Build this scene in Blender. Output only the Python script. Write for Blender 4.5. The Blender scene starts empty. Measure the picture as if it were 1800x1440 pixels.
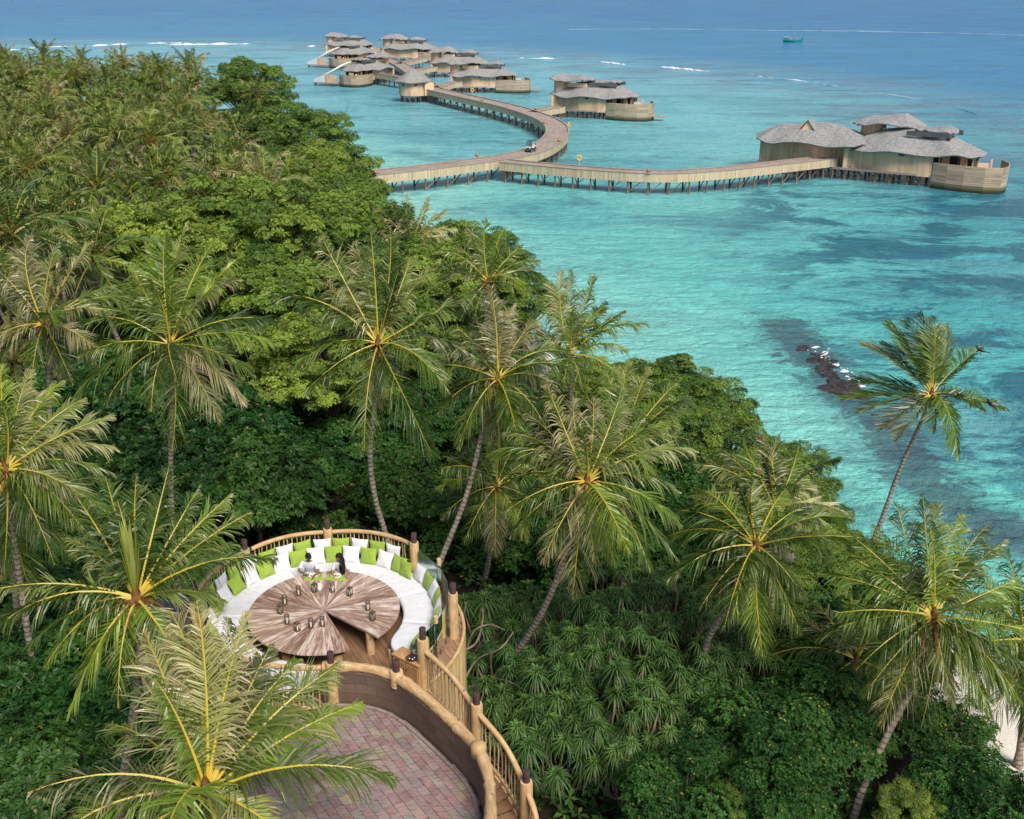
import bpy, math, random
import numpy as np
from mathutils import Vector
R=math.radians
# ---------------------------------------------------------------- camera
F=1900.0; PIT=R(22.3); CH=33.0
scn=bpy.context.scene
cam=bpy.data.cameras.new("camera"); camo=bpy.data.objects.new("camera",cam)
scn.collection.objects.link(camo); scn.camera=camo
cam.sensor_width=36; cam.lens=36*F/1800; cam.clip_start=.5; cam.clip_end=20000
camo.location=(0,0,CH); camo.rotation_euler=(R(90)-PIT,0,0)
# ---------------------------------------------------------------- light
SUN_EL=R(50); SUN_AZ=R(152)          # azimuth from +Y, clockwise
w=bpy.data.worlds.new("World"); scn.world=w; w.use_nodes=True
nt=w.node_tree; nt.nodes.clear()
sk=nt.nodes.new("ShaderNodeTexSky"); sk.sky_type='NISHITA'; sk.sun_disc=False
sk.sun_elevation=SUN_EL; sk.sun_rotation=SUN_AZ; sk.dust_density=1.2; sk.air_density=1.0
bg=nt.nodes.new("ShaderNodeBackground"); bg.inputs[1].default_value=.085
wo=nt.nodes.new("ShaderNodeOutputWorld")
nt.links.new(sk.outputs[0],bg.inputs[0]); nt.links.new(bg.outputs[0],wo.inputs[0])
sl=bpy.data.lights.new("sun","SUN"); sl.energy=3.8; sl.angle=R(30); sl.color=(1,.93,.81)
so=bpy.data.objects.new("sun",sl); scn.collection.objects.link(so)
sd=Vector((math.sin(SUN_AZ)*math.cos(SUN_EL),math.cos(SUN_AZ)*math.cos(SUN_EL),math.sin(SUN_EL)))
so.rotation_euler=sd.to_track_quat('Z','Y').to_euler()
scn.view_settings.view_transform='Standard'; scn.view_settings.look='None'
scn.view_settings.exposure=0.38; scn.view_settings.gamma=1
try:
    scn.cycles.max_bounces=6; scn.cycles.diffuse_bounces=3; scn.cycles.glossy_bounces=2
    scn.cycles.transmission_bounces=4; scn.cycles.transparent_max_bounces=6
    scn.cycles.use_denoising=True
except Exception: pass

# ---------------------------------------------------------------- helpers
cp,sp=math.cos(PIT),math.sin(PIT)
def ray(px,py):
    x=(px-900)/F; u=-(py-720)/F
    return np.array([x,cp+sp*u,-sp+cp*u])
def at_z(px,py,z):
    d=ray(px,py); t=(z-CH)/d[2]; return d*t+np.array([0,0,CH])
def at_d(px,py,d): return ray(px,py)*d+np.array([0,0,CH])
def at_y(px,py,y):
    d=ray(px,py); return d*(y/d[1])+np.array([0,0,CH])
COL=scn.collection
class G:
    def __init__(s): s.V=[];s.F=[];s.M=[];s.A=[];s.n=0
    def add(s,v,f,a=None,m=0):
        v=np.asarray(v,float).reshape(-1,3); f=np.asarray(f,int)
        if len(v)==0 or len(f)==0: return
        s.V.append(v); s.F.append(f+s.n); s.M.append(np.full(len(f),m))
        if a is None: a=(.5,0,0)
        a=np.asarray(a,float)
        if a.ndim==1: a=np.tile(a,(len(v),1))
        s.A.append(a); s.n+=len(v)
    def box(s,c,size,rz=0,a=None,m=0,axes=None,taper=1):
        x,y,z=[q/2 for q in size]
        P=np.array([[-x,-y,-z],[x,-y,-z],[x,y,-z],[-x,y,-z],[-x*taper,-y*taper,z],[x*taper,-y*taper,z],[x*taper,y*taper,z],[-x*taper,y*taper,z]])
        if axes is not None: P=P@np.array(axes)
        else:
            c_,s_=math.cos(rz),math.sin(rz); P=P@np.array([[c_,s_,0],[-s_,c_,0],[0,0,1]])
        s.add(P+np.array(c),[[0,3,2,1],[4,5,6,7],[0,1,5,4],[1,2,6,5],[2,3,7,6],[3,0,4,7]],a,m)
    def tube(s,path,rad,sides=6,a=None,m=0,caps=True,tint=None):
        P=np.asarray(path,float); n=len(P)
        r=np.broadcast_to(np.asarray(rad,float),(n,))
        T=np.gradient(P,axis=0); T/=np.linalg.norm(T,axis=1)[:,None]+1e-9
        ref=np.array([0,0,1.]) if abs(T[0][2])<.9 else np.array([1.,0,0])
        U=np.zeros_like(P)
        for i in range(n):
            u=ref-T[i]*(ref@T[i]); u/=np.linalg.norm(u)+1e-9; U[i]=u; ref=u
        W=np.cross(T,U)
        th=np.arange(sides)*2*math.pi/sides
        V=P[:,None,:]+r[:,None,None]*(np.cos(th)[None,:,None]*U[:,None,:]+np.sin(th)[None,:,None]*W[:,None,:])
        L=np.concatenate([[0],np.cumsum(np.linalg.norm(np.diff(P,axis=0),axis=1))])
        if a is None:
            A=np.zeros((n,sides,3)); A[:,:,0]=L[:,None]; A[:,:,1]=th[None,:]/6.283; A[:,:,2]=.5 if tint is None else tint
            A=A.reshape(-1,3)
        else: A=a
        i=np.arange(n-1)[:,None]*sides; j=np.arange(sides)[None,:]; k=(j+1)%sides
        f=np.stack([i+j,i+k,i+sides+k,i+sides+j],-1).reshape(-1,4)
        s.add(V,f,A,m)
        if caps:
            for e,(q,o) in enumerate(((0,-1),(n-1,1))):
                ring=V[q]; c=P[q]
                vv=np.vstack([ring,c[None]]); ff=[[x,(x+1)%sides,sides] if o>0 else [(x+1)%sides,x,sides] for x in range(sides)]
                ff=[[p_,q_,r_,r_] for p_,q_,r_ in ff]
                s.add(vv,ff,(L[q],0,.5 if tint is None else tint) if a is None else (a if np.ndim(a)==1 else (.5,0,0)),m)
    def lathe(s,prof,c,sides=16,a=None,m=0):
        pr=np.asarray(prof,float); n=len(pr); th=np.arange(sides)*2*math.pi/sides
        V=np.stack([pr[:,0,None]*np.cos(th),pr[:,0,None]*np.sin(th),np.repeat(pr[:,1,None],sides,1)],-1)+np.array(c)
        i=np.arange(n-1)[:,None]*sides; j=np.arange(sides)[None,:]; k=(j+1)%sides
        f=np.stack([i+j,i+k,i+sides+k,i+sides+j],-1).reshape(-1,4)
        s.add(V,f,a,m)
    def prism(s,out,z0,z1,a=None,m=0):
        o=np.asarray(out,float); n=len(o); c=o.mean(0)
        V=np.vstack([np.c_[o,np.full(n,z0)],np.c_[o,np.full(n,z1)],[[c[0],c[1],z0],[c[0],c[1],z1]]])
        f=[]
        for i in range(n):
            j=(i+1)%n; f+=[[i,j,n+j,n+i],[n+i,n+j,2*n+1,2*n+1],[j,i,2*n,2*n]]
        s.add(V,f,a,m)
    def grid(s,V,a=None,m=0,closed=False):
        V=np.asarray(V,float); n,k=V.shape[:2]
        i=np.arange(n-1)[:,None]*k; j=np.arange(k if closed else k-1)[None,:]; jj=(j+1)%k
        f=np.stack([i+j,i+jj,i+k+jj,i+k+j],-1).reshape(-1,4)
        if a is not None and np.ndim(a)==3: a=np.asarray(a).reshape(-1,3)
        s.add(V,f,a,m)
    def mesh(s,name,mats,smooth=False):
        V=np.vstack(s.V); F_=np.vstack(s.F); M=np.concatenate(s.M); A=np.vstack(s.A)
        tri=F_[:,2]==F_[:,3]
        cnt=np.where(tri,3,4); idx=F_.reshape(-1)
        keep=np.ones(len(idx),bool); keep[3::4]=~tri
        idx=idx[keep]
        me=bpy.data.meshes.new(name)
        me.vertices.add(len(V)); me.vertices.foreach_set('co',V.astype(np.float32).ravel())
        me.loops.add(len(idx)); me.loops.foreach_set('vertex_index',idx.astype(np.int32))
        me.polygons.add(len(F_)); st=np.concatenate([[0],np.cumsum(cnt)[:-1]])
        me.polygons.foreach_set('loop_start',st.astype(np.int32))
        try: me.polygons.foreach_set('loop_total',cnt.astype(np.int32))
        except Exception: pass
        me.polygons.foreach_set('material_index',M.astype(np.int32))
        me.polygons.foreach_set('use_smooth',np.full(len(F_),bool(smooth)))
        at=me.attributes.new('gv','FLOAT_VECTOR','POINT'); at.data.foreach_set('vector',A.astype(np.float32).ravel())
        for q in (mats if isinstance(mats,(list,tuple)) else [mats]): me.materials.append(q)
        me.update(calc_edges=True); me.validate()
        return me
    def build(s,name,mats,parent=None,smooth=False,loc=None):
        return link(name,s.mesh(name,mats,smooth),parent,loc)
def link(name,me,parent=None,loc=None,rz=0,sc=None):
    o=bpy.data.objects.new(name,me); COL.objects.link(o)
    if parent is not None: o.parent=parent
    if loc is not None: o.location=Vector([float(q) for q in loc])
    if rz: o.rotation_euler=(0,0,rz)
    if sc is not None: o.scale=(sc,sc,sc) if np.ndim(sc)==0 else sc
    return o
def tag(o,label=None,cat=None,group=None,kind=None):
    if label: o['label']=label
    if cat: o['category']=cat
    if group: o['group']=group
    if kind: o['kind']=kind
    return o
def root(name,loc,label,cat,group=None,rz=0,sc=None):
    o=bpy.data.objects.new(name,None); COL.objects.link(o); o.empty_display_size=.3
    o.location=Vector([float(q) for q in loc]); o.rotation_euler=(0,0,rz)
    if sc is not None: o.scale=(sc,sc,sc)
    return tag(o,label,cat,group)
def catmull(P,n=8):
    P=np.asarray(P,float); Q=np.vstack([2*P[0]-P[1],P,2*P[-1]-P[-2]]); out=[]
    for i in range(1,len(Q)-2):
        for t in np.arange(n)/n:
            a,b,c,d=Q[i-1:i+3]
            out.append(.5*((2*b)+(-a+c)*t+(2*a-5*b+4*c-d)*t*t+(-a+3*b-3*c+d)*t**3))
    out.append(P[-1]); return np.array(out)
def resample(P,step):
    P=np.asarray(P,float); L=np.concatenate([[0],np.cumsum(np.linalg.norm(np.diff(P,axis=0),axis=1))])
    n=max(2,int(round(L[-1]/step))+1); s=np.linspace(0,L[-1],n)
    return np.stack([np.interp(s,L,P[:,k]) for k in range(P.shape[1])],1)
def offs(P,d):
    P=np.asarray(P,float); T=np.gradient(P[:,:2],axis=0); T/=np.linalg.norm(T,axis=1)[:,None]+1e-9
    Q=P.copy(); Q[:,0]+=-T[:,1]*d; Q[:,1]+=T[:,0]*d; return Q
def ordn(i):
    w=['first','second','third','fourth','fifth','sixth','seventh','eighth','ninth','tenth','eleventh','twelfth','thirteenth','fourteenth','fifteenth','sixteenth','seventeenth','eighteenth','nineteenth','twentieth','twenty-first','twenty-second','twenty-third','twenty-fourth','twenty-fifth','twenty-sixth','twenty-seventh','twenty-eighth']
    return w[i]
# ---------------------------------------------------------------- materials
class NB:
    def __init__(s,name):
        s.m=bpy.data.materials.new(name); s.m.use_nodes=True; s.t=s.m.node_tree; s.t.nodes.clear()
        s.out=s.n('OutputMaterial')
    def n(s,k,**kw):
        x=s.t.nodes.new('ShaderNode'+k)
        for a,b in kw.items(): setattr(x,a,b)
        return x
    def l(s,a,b): s.t.links.new(a,b)
    def set(s,sock,v):
        if isinstance(v,bpy.types.NodeSocket): s.l(v,sock)
        else: sock.default_value=v
    def math(s,op,a,b=0.0,c=None,clamp=False):
        x=s.n('Math',operation=op,use_clamp=clamp); s.set(x.inputs[0],a); s.set(x.inputs[1],b)
        if c is not None: s.set(x.inputs[2],c)
        return x.outputs[0]
    def sstep(s,v,a,b):
        x=s.n('MapRange',interpolation_type='SMOOTHSTEP'); s.set(x.inputs[0],v); x.inputs[1].default_value=a; x.inputs[2].default_value=b
        return x.outputs[0]
    def mix(s,f,a,b,mode='MIX'):
        x=s.n('Mix',data_type='RGBA',blend_type=mode); s.set(x.inputs[0],f)
        for k,v in ((6,a),(7,b)):
            if isinstance(v,bpy.types.NodeSocket): s.l(v,x.inputs[k])
            else: x.inputs[k].default_value=(*v,1) if len(v)==3 else v
        return x.outputs[2]
    def noise(s,vec,scale,detail=3,rough=.55,dist=0):
        x=s.n('TexNoise'); x.inputs['Scale'].default_value=scale; x.inputs['Detail'].default_value=detail
        x.inputs['Roughness'].default_value=rough; x.inputs['Distortion'].default_value=dist
        if vec is not None: s.l(vec,x.inputs['Vector'])
        return x.outputs[0]
    def pos(s,kind='obj'):
        if kind=='world': return s.n('NewGeometry').outputs['Position']
        if kind=='gv': return s.attr()
        return s.n('TexCoord').outputs['Object']
    def attr(s):
        x=s.n('Attribute',attribute_name='gv'); return x.outputs['Vector']
    def sep(s,v):
        x=s.n('SeparateXYZ'); s.l(v,x.inputs[0]); return x.outputs
    def scl(s,v,sc):
        x=s.n('VectorMath',operation='MULTIPLY'); s.l(v,x.inputs[0]); x.inputs[1].default_value=sc; return x.outputs[0]
    def bump(s,h,strength=.5,dist=.02):
        x=s.n('Bump'); s.l(h,x.inputs['Height']); x.inputs['Strength'].default_value=strength; x.inputs['Distance'].default_value=dist
        return x.outputs[0]
    def ramp(s,f,stops):
        x=s.n('ValToRGB'); s.l(f,x.inputs[0]); e=x.color_ramp.elements
        while len(e)>1: e.remove(e[-1])
        e[0].position=stops[0][0]; e[0].color=(*stops[0][1],1)
        for p,c in stops[1:]:
            q=e.new(p); q.color=(*c,1)
        return x.outputs[0]
    def prin(s,col,rough=.6,normal=None,spec=.5,**kw):
        x=s.n('BsdfPrincipled'); s.set(x.inputs['Base Color'],col if isinstance(col,bpy.types.NodeSocket) else (*col,1))
        s.set(x.inputs['Roughness'],rough); x.inputs['Specular IOR Level'].default_value=spec
        if normal is not None: s.l(normal,x.inputs['Normal'])
        for k,v in kw.items(): x.inputs[k.replace('_',' ')].default_value=v
        return x.outputs[0]
    def done(s,sh): s.l(sh,s.out.inputs[0]); return s.m
def leafmat(name,c1,c2,dry=(.34,.26,.14),rough=.42,tr=.25,spec=.5,var=.35,tcol=None):
    b=NB(name); x,y,z=b.sep(b.attr())
    oi=b.n('ObjectInfo').outputs['Random']
    c=b.mix(x,c1,c2); c=b.mix(y,c,dry)
    k=b.math('MULTIPLY_ADD',oi,var,1-var/2)
    hs=b.n('HueSaturation'); b.l(c,hs.inputs['Color']); b.l(k,hs.inputs['Value'])
    b.l(b.math('MULTIPLY_ADD',oi,-.03,.515),hs.inputs['Hue'])
    c=hs.outputs[0]
    p=b.prin(c,rough,spec=spec)
    if tr>0:
        t=b.n('BsdfTranslucent'); b.l(b.mix(1.0,c,(1.3,1.5,.6) if tcol is None else tcol,'MULTIPLY'),t.inputs[0])
        m=b.n('MixShader'); m.inputs[0].default_value=tr; b.l(p,m.inputs[1]); b.l(t.outputs[0],m.inputs[2]); p=m.outputs[0]
    return b.done(p)
def woodmat(name,c1,c2,scale=(1,14,14),rough=.65,space='gv',bump=.3,nsc=1.5,cd=None,spots=0,spec=.3,tintamt=.5):
    b=NB(name); v=b.pos(space)
    g=b.noise(b.scl(v,scale),nsc,5,.6,.6)
    g2=b.noise(b.pos('obj'),1.3,3)
    f=b.math('ADD',b.math('MULTIPLY',g,.7),b.math('MULTIPLY',g2,.3))
    f=b.sstep(f,.33,.67); c=b.mix(f,c1,c2)
    tint=b.sep(b.attr())[2]
    k=b.math('MULTIPLY_ADD',tint,tintamt,1-tintamt/2)
    hs=b.n('HueSaturation'); b.l(c,hs.inputs['Color']); b.l(k,hs.inputs['Value']); c=hs.outputs[0]
    if spots:
        s_=b.sstep(b.noise(b.pos('obj'),spots,2),.68,.74); c=b.mix(s_,c,tuple(q*.45 for q in c1))
    if cd: c=b.mix(b.sstep(b.noise(b.pos('obj'),.6,4),.5,.75),c,cd)
    return b.done(b.prin(c,rough,b.bump(g,bump,.02),spec))
def plainmat(name,c,rough=.6,spec=.5,nsc=None,c2=None,bump=0,**kw):
    b=NB(name)
    if nsc:
        g=b.noise(b.pos('obj'),nsc,4); col=b.mix(b.sstep(g,.35,.65),c,c2 or c)
        return b.done(b.prin(col,rough,b.bump(g,bump,.02) if bump else None,spec,**kw))
    return b.done(b.prin(c,rough,None,spec,**kw))
M={}
M['frond']=leafmat('palm_leaflets',(.022,.062,.008),(.18,.27,.03),dry=(.50,.40,.24),rough=.33,tr=.22,spec=.5)
M['frond2']=leafmat('palm_leaflets_far',(.02,.065,.008),(.16,.24,.035),dry=(.42,.33,.18),rough=.42,tr=.2,spec=.4,var=.5)
M['rachis']=plainmat('palm_midrib',(.50,.36,.03),.45,.4,nsc=3,c2=(.40,.34,.05))
M['rachis2']=plainmat('palm_midrib_far',(.42,.32,.05),.5,.4,nsc=.5,c2=(.32,.27,.05))
M['nut']=plainmat('coconut_husk',(.42,.20,.02),.45,.5,nsc=4,c2=(.50,.30,.03))
M['fibre']=plainmat('palm_fibre',(.22,.10,.03),.9,.2,nsc=6,c2=(.07,.035,.018),bump=.6)
M['spear']=leafmat('young_spear_leaf',(.30,.36,.05),(.45,.46,.08),dry=(.5,.4,.2),rough=.4,tr=.3)
def palmbark():
    b=NB('palm_bark'); g=b.attr(); x,y,z=b.sep(g)
    rg=b.math('FRACT',b.math('ADD',b.math('MULTIPLY',x,4.2),b.math('MULTIPLY',b.noise(b.pos(),1.5,2),.8)))
    r2=b.sstep(rg,0,.35); n=b.noise(b.pos(),5,5,.65)
    c=b.mix(b.sstep(n,.35,.65),(.19,.145,.115),(.36,.29,.24)); c=b.mix(b.math('MULTIPLY_ADD',r2,-.45,.45),c,(.07,.05,.04))
    return b.done(b.prin(c,.85,b.bump(b.math('ADD',r2,n),.7,.04),.2))
M['pbark']=palmbark()
M['bark']=plainmat('tree_bark',(.20,.15,.11),.9,.2,nsc=3,c2=(.11,.08,.06),bump=.7)
M['fig']=leafmat('fig_leaves',(.025,.07,.010),(.24,.34,.045),dry=(.35,.30,.06),rough=.55,tr=.25,spec=.3)
M['coast']=leafmat('coast_tree_leaves',(.025,.085,.01),(.19,.28,.025),dry=(.30,.26,.05),rough=.5,tr=.25)
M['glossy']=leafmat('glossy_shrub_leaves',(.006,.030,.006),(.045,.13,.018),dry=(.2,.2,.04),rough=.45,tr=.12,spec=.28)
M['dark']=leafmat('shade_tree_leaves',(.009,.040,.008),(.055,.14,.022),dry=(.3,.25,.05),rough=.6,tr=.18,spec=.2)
M['pand']=leafmat('screwpine_leaves',(.010,.045,.012),(.10,.20,.04),dry=(.30,.28,.10),rough=.5,tr=.18,spec=.3)
M['pstem']=plainmat('screwpine_bark',(.26,.19,.14),.85,.2,nsc=5,c2=(.16,.11,.08),bump=.4)
M['rail']=woodmat('varnished_log',(.38,.23,.105),(.62,.42,.22),scale=(1.2,3,1),nsc=3,rough=.5,bump=.2,spots=7,tintamt=.3)
M['baluster']=woodmat('peeled_stick',(.48,.30,.16),(.68,.48,.28),scale=(2,3,1),nsc=3,rough=.6,bump=.2,tintamt=.5)
M['capwood']=woodmat('dark_post_cap',(.045,.025,.025),(.10,.06,.055),scale=(2,6,1),nsc=4,rough=.6,tintamt=.1)
M['deck']=woodmat('deck_boards',(.17,.09,.05),(.30,.18,.10),scale=(.8,12,1),nsc=2,rough=.6,cd=(.10,.05,.03))
M['cabinet']=woodmat('cabinet_wood',(.36,.19,.08),(.52,.31,.14),scale=(6,.8,6),space='obj',nsc=3,rough=.5,spots=9,tintamt=.3)
M['bamboo']=woodmat('split_log_cladding',(.40,.26,.11),(.58,.42,.20),scale=(1,3,1),nsc=2,rough=.55,tintamt=.5)
def tablemat():
    b=NB('weathered_table_planks'); v=b.attr(); x,y,z=b.sep(v)
    cv=b.n('CombineXYZ'); b.l(b.math('MULTIPLY',x,1.1),cv.inputs[0]); b.l(b.math('MULTIPLY',y,9),cv.inputs[1]); b.l(b.math('MULTIPLY',z,13),cv.inputs[2])
    g=b.noise(cv.outputs[0],1.4,6,.65,.9)
    f=b.sstep(b.math('ADD',g,b.math('MULTIPLY_ADD',z,.22,-.11)),.28,.72)
    c=b.ramp(f,[(0,(.16,.09,.06)),(.3,(.27,.165,.12)),(.55,(.36,.25,.195)),(.8,(.48,.375,.305)),(1,(.64,.55,.47))])
    return b.done(b.prin(c,.6,b.bump(g,.35,.01),.35))
M['table']=tablemat()
M['apron']=woodmat('dark_table_apron',(.05,.03,.022),(.10,.06,.045),scale=(1,8,1),rough=.7)
def fabric(name,c,bs=.35,sc=9,c2=None):
    b=NB(name); v=b.pos('world'); g=b.noise(v,sc,4,.5,.5); w_=b.noise(v,90,2)
    col=b.mix(b.sstep(g,.4,.7),c,c2 or tuple(q*.93 for q in c))
    return b.done(b.prin(col,.9,b.bump(b.math('ADD',g,b.math('MULTIPLY',w_,.2)),bs,.05),.15,Sheen_Weight=.15))
M['white']=fabric('white_mattress_fabric',(.66,.66,.69),.5,5)
M['wcush']=fabric('white_cushion_fabric',(.68,.68,.70),.35,7)
M['gcush']=fabric('lime_cushion_fabric',(.28,.40,.055),.35,7,(.24,.35,.045))
M['mat_g']=fabric('lime_placemat',(.29,.43,.06),.2,30)
M['glass']=None
b=NB('clear_glass_panel'); g_=b.n('BsdfGlossy'); g_.inputs['Roughness'].default_value=.02; g_.inputs[0].default_value=(.8,.95,.9,1)
t_=b.n('BsdfTransparent'); t_.inputs[0].default_value=(.66,.84,.78,1); fr=b.n('Fresnel'); fr.inputs[0].default_value=1.6
ff=b.math('MULTIPLY_ADD',fr.outputs[0],1.2,.12,clamp=True); mx=b.n('MixShader'); b.l(ff,mx.inputs[0]); b.l(t_.outputs[0],mx.inputs[1]); b.l(g_.outputs[0],mx.inputs[2])
M['glass']=b.done(mx.outputs[0])
M['steel']=plainmat('brushed_steel',(.5,.5,.5),.3,.5,Metallic=1.0)
M['black']=plainmat('black_metal',(.02,.02,.02),.45)
M['lantern']=plainmat('bronze_lantern_frame',(.09,.06,.04),.5,.5,nsc=20,c2=(.16,.11,.07),Metallic=.4)
M['candle']=plainmat('cream_candle',(.75,.68,.5),.5)
M['china']=plainmat('white_china',(.8,.8,.8),.2)
M['fruit']=plainmat('sliced_watermelon',(.6,.05,.06),.4); M['mango']=plainmat('sliced_mango',(.7,.42,.05),.4)
M['herb']=plainmat('green_garnish',(.08,.2,.03),.6)
M['tray']=plainmat('dark_red_tray',(.10,.03,.025),.35)
def paving():
    b=NB('sandstone_pavers'); x,y,z=b.sep(b.attr()); n=b.noise(b.pos(),3.5,5,.6); n2=b.noise(b.scl(b.pos(),(4,14,4)),1.2,4)
    c=b.ramp(z,[(0,(.20,.13,.125)),(.2,(.30,.17,.155)),(.36,(.24,.19,.19)),(.5,(.34,.23,.21)),(.62,(.20,.20,.18)),(.74,(.27,.17,.165)),(.86,(.30,.25,.24)),(.93,(.30,.27,.15)),(1,(.22,.21,.22))])
    c=b.mix(b.math('MULTIPLY',b.sstep(n,.4,.7),.35),c,(.36,.28,.27)); c=b.mix(b.math('MULTIPLY',b.sstep(n2,.45,.7),.6),c,(.10,.07,.07)); c=b.mix(b.math('MULTIPLY',b.sstep(b.noise(b.pos(),.5,4,.7),.45,.7),.55),c,(.11,.085,.085))
    return b.done(b.prin(c,.7,b.bump(b.math('ADD',n,n2),.4,.02),.35))
M['paver']=paving()
M['grout']=plainmat('dark_grout',(.045,.035,.03),.9,.2,nsc=8,c2=(.11,.08,.07))
def stonewall():
    b=NB('brown_stone_blocks'); v=b.attr()
    br=b.n('TexBrick'); b.l(v,br.inputs['Vector']); br.inputs['Scale'].default_value=1; br.inputs['Brick Width'].default_value=.55; br.inputs['Row Height'].default_value=.27
    br.inputs['Mortar Size'].default_value=.006; br.inputs['Color1'].default_value=(.13,.085,.065,1); br.inputs['Color2'].default_value=(.19,.125,.095,1); br.inputs['Mortar'].default_value=(.07,.045,.035,1)
    n=b.noise(b.pos(),6,5); c=b.mix(b.math('MULTIPLY',n,.5),br.outputs[0],(.10,.07,.055))
    return b.done(b.prin(c,.85,b.bump(n,.5,.02),.2))
M['wall']=stonewall()
def shingle():
    b=NB('grey_wood_shingles'); v=b.pos(); n=b.noise(b.scl(v,(1,1,3)),2.2,5,.7); n2=b.noise(v,.35,3)
    c=b.mix(b.sstep(n,.3,.7),(.15,.155,.165),(.34,.34,.34)); c=b.mix(b.math('MULTIPLY',b.sstep(n2,.4,.7),.4),c,(.33,.29,.25))
    return b.done(b.prin(c,.85,b.bump(n,.6,.15),.25))
M['shingle']=shingle()
def plank(name,c1,c2,c3):
    b=NB(name); x,y,z=b.sep(b.attr()); n=b.noise(b.pos(),.45,4,.6); n2=b.noise(b.scl(b.pos(),(4,4,.6)),2,3)
    c=b.mix(z,c1,c2); c=b.mix(b.sstep(b.math('ADD',b.math('MULTIPLY',n,.7),b.math('MULTIPLY',n2,.3)),.42,.62),c,c3)
    return b.done(b.prin(c,.8,b.bump(n2,.3,.03),.2))
M['plank']=plank('villa_wall_planks',(.48,.31,.20),(.72,.51,.35),(.72,.50,.33))
M['plankg']=plank('weathered_screen_boards',(.26,.20,.14),(.52,.42,.31),(.42,.34,.25))
M['jside']=plank('jetty_side_boards',(.40,.31,.20),(.62,.51,.36),(.54,.43,.29))
def algae():
    b=NB('wet_stained_boards'); x,y,z=b.sep(b.pos('world')); c=b.mix(b.sstep(z,.25,1.0),(.03,.035,.02),(.22,.19,.10)); return b.done(b.prin(c,.6,None,.4))
M['algae']=algae()
M['jdeck']=woodmat('jetty_deck_boards',(.26,.20,.17),(.40,.33,.29),scale=(.25,2.2,1),nsc=1,rough=.8,tintamt=.3)
M['stilt']=plainmat('wet_timber_stilts',(.12,.085,.055),.7,.3,nsc=.8,c2=(.30,.21,.13))
M['dglass']=plainmat('dark_window_glass',(.03,.045,.05),.1,.8)
M['panel']=plainmat('dark_roof_panel',(.07,.08,.085),.5,.4,nsc=1,c2=(.10,.105,.11))
M['slide']=plainmat('white_slide_shell',(.75,.75,.74),.3)
M['orange']=plainmat('orange_ring',(.7,.40,.06),.5)
M['coral']=plainmat('terracotta_globe',(.36,.15,.10),.6)
M['skin']=plainmat('brown_skin',(.20,.095,.055),.5,.4); M['skinw']=plainmat('tan_skin',(.30,.16,.10),.5,.4)
M['hair']=plainmat('black_hair',(.010,.008,.008),.55,.2); M['shirt']=fabric('white_shirt_cloth',(.62,.66,.74),.3,14); M['blouse']=fabric('pale_blouse_cloth',(.62,.60,.66),.3,14)
M['trouser']=fabric('pale_trouser_cloth',(.5,.47,.42),.3,10)
M['cartw']=plainmat('white_cart_body',(.7,.7,.7),.3); M['cartd']=plainmat('dark_blue_cart_body',(.03,.06,.09),.3); M['tyre']=plainmat('rubber_tyre',(.02,.02,.02),.8)
M['teal']=plainmat('teal_boat_hull',(.0,.22,.20),.4); M['red']=plainmat('red_cloth',(.55,.04,.03),.7)
M['feather']=plainmat('white_feathers',(.6,.58,.52),.8); M['crow']=plainmat('black_feathers',(.012,.012,.016),.45)
# ---------------------------------------------------------------- island outline, ground, water
edge=[(0,128),(240,150),(350,158),(440,152),(505,200),(560,250),(645,305),(700,370),(800,415),(925,500),(1000,580),(1230,700),(1320,780),(1440,860),(1475,940),(1530,985)]
SH=[at_z(x,y,5.5)[:2] for x,y in edge]
shore=[(-420,430),(-260,360)]+[tuple(p) for p in SH]+[tuple(at_z(x,y,0)[:2]) for x,y in [(1600,1120),(1680,1150),(1760,1175),(1830,1205),(1990,1260)]]+[(40,28),(60,-10),(60,-60)]
shore=catmull(np.array(shore),6)
poly=np.vstack([shore,[(-500,-60),(-500,430)]])
def inside(P,poly=poly):
    P=np.atleast_2d(P); x,y=P[:,0],P[:,1]; r=np.zeros(len(P),bool); a=poly; b_=np.roll(poly,-1,0)
    for (x1,y1),(x2,y2) in zip(a,b_):
        if y1==y2: continue
        c=((y1>y)!=(y2>y))&(x<(x2-x1)*(y-y1)/(y2-y1)+x1); r^=c
    return r
def sdist(P):
    P=np.atleast_2d(P); d=np.full(len(P),1e9)
    for a,b_ in zip(shore[:-1],shore[1:]):
        ab=b_-a; t=np.clip(((P-a)@ab)/(ab@ab+1e-9),0,1); d=np.minimum(d,np.linalg.norm(P-a-t[:,None]*ab,axis=1))
    return np.where(inside(P),d,-d)
xs=np.concatenate([np.linspace(-420,-60,46),np.arange(-56,62,2.)]); ys=np.concatenate([np.arange(-60,110,2.5),np.linspace(112,450,60)])
X,Y=np.meshgrid(xs,ys); P=np.stack([X.ravel(),Y.ravel()],1); D=sdist(P)
rs=np.random.RandomState(4)
Zg=np.where(D>0,.25+1.15*(1-np.exp(-np.maximum(D,0)/5)),np.maximum(D,-12)*.14+.1)+rs.randn(len(D))*.05
b=NB('sandy_forest_soil'); x,y,z=b.sep(b.attr()); n=b.noise(b.pos('world'),.7,5,.6); n2=b.noise(b.pos('world'),9,4)
soil=b.mix(b.sstep(n,.35,.65),(.014,.010,.007),(.035,.026,.017)); sand=b.mix(b.sstep(n2,.3,.7),(.60,.55,.47),(.72,.68,.61))
f=b.sstep(b.math('ADD',x,b.math('MULTIPLY_ADD',n,4,-2)),4.2,7.5)
M['soil']=b.done(b.prin(b.mix(f,sand,soil),.95,b.bump(n2,.5,.03),.15))
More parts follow.
